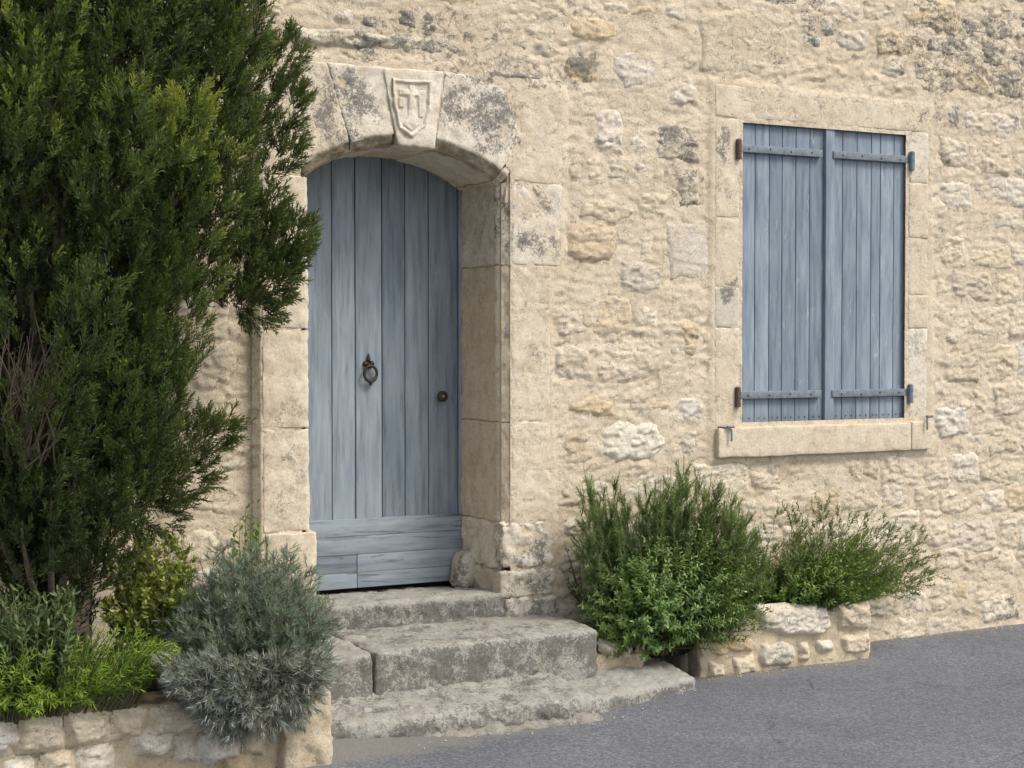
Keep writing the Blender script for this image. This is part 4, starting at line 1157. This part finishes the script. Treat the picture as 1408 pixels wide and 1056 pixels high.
P, Dd, Ls, Tn = np.concatenate(sp_pos), np.concatenate(sp_dir), np.concatenate(sp_len), np.concatenate(sp_tint)
ok = (P[:, 1] < -.06)
P, Dd, Ls, Tn = P[ok], Dd[ok], Ls[ok], Tn[ok]
VV, FF, TT, nn_ = [], [], [], 0
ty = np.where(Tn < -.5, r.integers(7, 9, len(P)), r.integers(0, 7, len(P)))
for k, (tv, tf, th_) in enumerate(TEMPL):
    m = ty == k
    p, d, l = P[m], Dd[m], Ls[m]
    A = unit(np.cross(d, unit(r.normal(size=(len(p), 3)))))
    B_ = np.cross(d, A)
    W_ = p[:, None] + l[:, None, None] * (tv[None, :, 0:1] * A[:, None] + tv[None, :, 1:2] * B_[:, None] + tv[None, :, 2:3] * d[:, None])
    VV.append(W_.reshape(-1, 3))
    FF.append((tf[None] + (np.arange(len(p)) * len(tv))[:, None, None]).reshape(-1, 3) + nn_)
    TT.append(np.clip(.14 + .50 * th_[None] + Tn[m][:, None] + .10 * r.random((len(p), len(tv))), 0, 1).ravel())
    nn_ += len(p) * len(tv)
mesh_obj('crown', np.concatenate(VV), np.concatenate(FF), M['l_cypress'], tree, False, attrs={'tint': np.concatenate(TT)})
print('cypress sprays', len(P), 'tris', sum(len(f) for f in FF))
zt = np.linspace(.25, 5.4, 16)
V, Fc = tube(np.stack([TX + .04 * np.sin(zt * 2), TY + .03 * np.cos(zt * 1.7), zt], -1), .13 * (1 - zt / 6.2) + .015, 10)
mesh_obj('trunk', V, Fc, M['bark'], tree)
for k in range(34):
    a, z0_ = r.uniform(-2.6, .3), r.uniform(.6, 3.4)
    Rr = float(crown_r(z0_ + .5, a)) * .72
    o, t_ = np.array((TX, TY, z0_)), np.array((TX + math.cos(a) * Rr, TY + math.sin(a) * Rr, z0_ + r.uniform(.35, .7)))
    c_ = np.array((t_[0] * .8 + o[0] * .2, t_[1] * .8 + o[1] * .2, z0_ + .1))
    V, Fc = tube(bez(o, c_, t_, np.linspace(0, 1, 8)), np.linspace(.022, .006, 8), 6)
    mesh_obj('branch', V, Fc, M['bark'], tree)
b = Bag()                                   # bare brown twigs in the gap of the crown
for k in range(90):
    o = dead + np.array((r.normal(-.04, .05), r.uniform(.10, .25), r.uniform(-.36, -.05)))
    t_ = o + np.array((r.normal(.05, .07), r.uniform(-.16, .02), r.uniform(.12, .34)))
    c_ = (o + t_) / 2 + r.normal(0, .025, 3)
    b.add(*tube(bez(o, c_, t_, np.linspace(0, 1, 6)), np.linspace(.0045, .0012, 6), 4))
mesh_obj('dead_twigs', *b.get(), M['twig'], tree, kind='stuff')

# ------------------------------------------------------------------ right of the door: rosemary, glossy bush, herb, wispy shrub
r = np.random.default_rng(5)
tops = [(802, 640), (815, 660), (842, 652), (858, 690), (878, 668), (905, 655), (918, 640), (940, 625), (944, 655), (962, 650), (975, 668), (992, 660), (1000, 680), (1018, 690), (1030, 702), (1045, 735), (1055, 760), (1062, 790), (795, 690), (790, 720), (830, 700), (985, 700), (930, 690), (890, 720)]
T = [at(x, y, -.26 + r.uniform(-.10, .12)) for x, y in tops]
for k in range(140):
    x, y = r.uniform(796, 1060), 0
    ymin = np.interp(x, [790, 815, 860, 910, 940, 990, 1030, 1060], [675, 645, 675, 648, 625, 652, 690, 755])
    T.append(at(x, ymin + abs(r.normal(10, 45)), r.uniform(-.42, -.08)))
T = np.array(T)
O = np.stack([4.62 + .25 * (T[:, 0] - 4.62) + r.normal(0, .05, len(T)), np.clip(-.2 + r.normal(0, .06, len(T)), -.33, -.06), np.full(len(T), .14)], -1)
C = O * .45 + T * .55 + np.stack([.35 * (T[:, 0] - O[:, 0]) * .5, -.06 + 0 * T[:, 0], -.10 + 0 * T[:, 0]], -1)
n0 = len(O)
O2, C2, T2 = shoots(O, C, T, 11, .30, .93, .17, .48, r, .35)
O, C, T = join((O, C, T), (O2, C2, T2))
plant('rosemary_bush', 'tall dark rosemary with upright needle-leaved spires between door and window', 'shrub', O, C, T,
      [dict(idx=slice(0, n0), per=120, s0=.40, s1=1, ang=.85, L=.034, w=.17, prof=BLADE, curl=-.1, tint=(0, 1.0), taper=.5),
       dict(idx=slice(n0, None), per=34, s0=.05, s1=1, ang=.85, L=.030, w=.17, prof=BLADE, curl=-.1, tint=(0, .95), taper=.5)], 'l_rosemary', r, 'stem', .0032, .0010, stem_seg=4)
Tp, v = dome(820, at(930, 826, -.33), (.62, .34, .41), r, -.62, .32)
Tp = Tp[Tp[:, 1] < -.05]
keep = (Tp[:, 2] > .075) & (Tp[:, 1] > -.66)
Tp = Tp[keep]
O = np.tile(np.array([4.55, -.26, .14]), (len(Tp), 1)) + r.normal(0, .06, Tp.shape) * (1, .6, .2)
C = O * .5 + Tp * .5 + np.array((0, 0, .05))
plant('glossy_shrub', 'rounded bush with clustered bright green leaves spilling over the low edging', 'shrub', O, C, Tp,
      [dict(per=26, s0=.60, s1=1.0, ang=.95, L=.042, w=.36, prof=OVAL, curl=-.25, tint=(0, .95), taper=.45, whorl=2.4, fold=.12)], 'l_glossy', r)
Tp, v = dome(520, at(1145, 798, -.27), (.52, .26, .28), r, -.3, .4)
Tp = Tp[(Tp[:, 1] < -.03) & (Tp[:, 2] > .2)]
O = np.stack([5.50 + .45 * (Tp[:, 0] - 5.50), np.clip(Tp[:, 1] * .6 - .05, -.3, -.04), np.full(len(Tp), .24)], -1)
C = O * .5 + Tp * .5 + np.array((0, 0, .03))
plant('herb_clump', 'low clump of fresh green herb in the stone planter under the window', 'plant', O, C, Tp,
      [dict(per=24, s0=.3, s1=1.0, ang=.9, L=.036, w=.30, prof=OVAL, curl=-.2, tint=(0, .95), taper=.3)], 'l_herb', r)
T = []
for k in range(85):
    x = r.uniform(1065, 1310)
    ytop = np.interp(x, [1060, 1100, 1150, 1215, 1250, 1290, 1310], [700, 680, 690, 690, 705, 740, 775])
    yb_ = np.interp(x, [1060, 1230, 1310], [790, 800, 815])
    T.append(at(x, ytop + (yb_ - ytop) * r.beta(1.0, 1.7), r.uniform(-.48, -.06)))
T = np.array(T)
O = np.stack([5.52 + .3 * (T[:, 0] - 5.52) + r.normal(0, .05, len(T)), r.uniform(-.28, -.06, len(T)), np.full(len(T), .25)], -1)
C = O * .5 + T * .5 + np.stack([.15 * (T[:, 0] - O[:, 0]), 0 * T[:, 0], .02 + 0 * T[:, 0]], -1)
O2, C2, T2 = shoots(O, C, T, 6, .35, .95, .15, .6, r, .25, 1.2)
O, C, T = join((O, C, T), (O2, C2, T2))
plant('wispy_shrub', 'sparse shrub of thin leaning stems with tiny leaves behind the herb clump', 'shrub', O, C, T,
      [dict(per=16, s0=.25, s1=1.0, ang=.85, L=.020, w=.38, prof=OVAL, tint=(0, 1.0), taper=.3)], 'l_wispy', r, 'stem', .0016, .0007, stem_seg=5)
# seedlings rooted at the wall foot
T = np.array([at(x, y, -.05) for x, y in ((776, 745), (784, 770), (790, 792), (780, 805), (795, 760), (770, 780))])
O = T * (1, 1, 0) + np.array((.05, 0, .36)); O[:, 0] = 4.28
plant('wall_creeper', 'small sprig with tiny leaves at the foot of the right door jamb', 'plant', O, (O + T) / 2, T,
      [dict(per=14, s0=.25, s1=1, ang=1.0, L=.026, w=.5, prof=OVAL, tint=(0, .7))], 'l_dull', r)

# ------------------------------------------------------------------ left planter
r = np.random.default_rng(9)
def mound(n, px, py, Y_, rad, zmin, power, root, spread=.5, lift=.04):
    Tp, v = dome(n, at(px, py, Y_), rad, r, zmin, power)
    root = np.array(root)
    O = root + (Tp - root) * np.array((spread, spread, 0)) * r.uniform(.4, 1, (len(Tp), 1))
    C = O * .5 + Tp * .5 + np.array((0, 0, lift))
    return O, C, Tp
root = at(345, 850, -.95); root[2] = .3
O, C, Tp = mound(520, 345, 876, -.94, (.385, .30, .43), -.25, .3, root, .4)
lump = 1 + .12 * fbm(unit(Tp - at(345, 876, -.94)) * 1.6 + 3, 2, 6)[:, None]
Tp = at(345, 876, -.94) + (Tp - at(345, 876, -.94)) * lump * np.array((1.02, 1, .97))
O2, C2, T2 = shoots(O, C, Tp, 6, .6, 1.0, .075, .9, r, .25, 2.0)
O, C, Tp = join((O, C, Tp), (O2, C2, T2))
plant('blue_grey_cushion_bush', 'rounded blue grey cushion bush with fine needle leaves left of the steps', 'shrub', O, C, Tp,
      [dict(per=13, s0=.3, s1=1.0, ang=.8, L=.034, w=.085, prof=NEEDLE, curl=.4, tint=(0, .95), taper=.3, jit=.7)], 'l_blue', r, 'stem', .0022, .0010, stem_seg=3)
root = at(350, 930, -1.02); root[2] = .32
Tp = np.array([at(r.uniform(225, 452), 0, -1.2) for _ in range(280)])
Tp[:, 1] = r.uniform(-1.34, -1.02, len(Tp))
pxs = r.uniform(222, 450, len(Tp))
for i in range(len(Tp)):
    lo = np.interp(pxs[i], [222, 270, 300, 400, 450], [935, 975, 1035, 1005, 945])
    Tp[i] = at(pxs[i], 900 + (lo - 900) * r.beta(1.1, 1.1), Tp[i, 1])
O = root + (Tp - root) * np.array((.55, .25, .0)) + r.normal(0, .03, Tp.shape)
O[:, 1] = np.clip(O[:, 1], -1.12, -.8)
C = O * .4 + Tp * .6 + np.array((0, -.06, .05))
O2, C2, T2 = shoots(O, C, Tp, 3, .5, 1.0, .09, .8, r, .1, 1.5)
O, C, Tp = join((O, C, Tp), (O2, C2, T2))
plant('silver_lavender', 'silver grey lavender hanging over the left planter wall', 'shrub', O, C, Tp,
      [dict(per=20, s0=.3, s1=1.0, ang=.8, L=.042, w=.085, prof=NEEDLE, curl=.4, tint=(0, 1.0), taper=.3, jit=.7)], 'l_silver', r, 'twig', .0024, .0012, stem_seg=4)
root = at(90, 950, -1.0); root[2] = .3
Tp = []
for k in range(330):
    x = r.uniform(-30, 248)
    top_ = np.interp(x, [-30, 60, 130, 190, 235], [900, 890, 855, 865, 885])
    bot_ = np.interp(x, [-30, 60, 130, 190, 235], [992, 985, 975, 955, 905])
    Tp.append(at(x, r.uniform(top_, bot_), r.uniform(-1.32, -.85)))
Tp = np.array(Tp)
O = np.stack([Tp[:, 0] * .75 + .25 * root[0] - .05, np.clip(Tp[:, 1] + .12, -1.05, -.7), np.full(len(Tp), .30)], -1)
C = O * .5 + Tp * .5 + np.array((0, 0, .07))
plant('feathery_green_plant', 'bright yellow green feathery plant in the left planter', 'plant', O, C, Tp,
      [dict(per=34, s0=.25, s1=1.0, ang=.75, L=.040, w=.11, prof=NEEDLE, tint=(0, 1.0), taper=.3)], 'l_fern', r)
root = at(40, 900, -.9); root[2] = .3
Tp = np.array([at(r.uniform(-30, 105), r.uniform(792, 900), r.uniform(-1.2, -.95)) for _ in range(150)])
Tp = Tp[[t[2] < at(90 - 0, 800, -.9)[2] + .02 for t in Tp]]
O = np.stack([Tp[:, 0] * .6 + .4 * root[0], np.clip(Tp[:, 1], -1.05, -.8), np.full(len(Tp), .3)], -1)
plant('dull_green_plant', 'dull green leafy plant at the edge behind the feathery one', 'plant', O, (O + Tp) / 2 + np.array((0, 0, .05)), Tp,
      [dict(per=24, s0=.3, s1=1.0, ang=.9, L=.046, w=.30, prof=OVAL, tint=(0, .9), taper=.3)], 'l_dull', r)
Tp = []
for k in range(170):
    x = r.uniform(148, 275)
    top_ = np.interp(x, [150, 180, 230, 275], [740, 715, 722, 750])
    Tp.append(at(x, top_ + 125 * r.beta(1.1, 1.4), r.uniform(-.95, -.5)))
Tp = np.array(Tp)
O = np.stack([Tp[:, 0] * .35 + .65 * 1.78 + r.normal(0, .04, len(Tp)), Tp[:, 1] * .6 - .28, np.full(len(Tp), .3)], -1)
O2, C2, T2 = shoots(O, (O + Tp) / 2, Tp, 3, .45, .95, .12, .8, r, .2, 1.0)
O, C, Tp = join((O, (O + Tp) / 2, Tp), (O2, C2, T2))
plant('yellow_green_shrub', 'loose yellow green shrub between cypress and cushion bush', 'shrub', O, C, Tp,
      [dict(per=12, s0=.35, s1=1.0, ang=.9, L=.029, w=.5, prof=OVAL, tint=(.15, 1.0), taper=.3)], 'l_yellow', r, 'stem', .0018, .0008, stem_seg=4)
Tp = np.array([at(x, y, -.26) for x, y in ((354, 690), (345, 706), (330, 712), (322, 726), (356, 722), (338, 698), (348, 735))])
O = np.stack([Tp[:, 0] - .02, Tp[:, 1] - .02, np.full(len(Tp), .45)], -1)
plant('leafy_sprig', 'young leafy sprig rising beside the left door jamb', 'plant', O, (O + Tp) / 2, Tp,
      [dict(per=18, s0=.4, s1=1.0, ang=.95, L=.050, w=.45, prof=OVAL, tint=(.2, .9))], 'l_herb', r)
b0 = at(440, 816, -.02); b0[2] = .475
Tp = b0 + np.stack([r.normal(.02, .04, 9), r.normal(-.03, .02, 9), r.uniform(.02, .06, 9)], -1)
plant('doorstep_weed', 'tiny weed growing at the left end of the top step', 'plant', np.tile(b0, (9, 1)), np.tile(b0, (9, 1)) * .5 + Tp * .5 + np.array((0, 0, .015)), Tp,
      [dict(per=7, s0=.3, s1=1.0, ang=.8, L=.022, w=.4, prof=OVAL, tint=(.1, .7))], 'l_herb', r, 'stem', .0015, .0008)
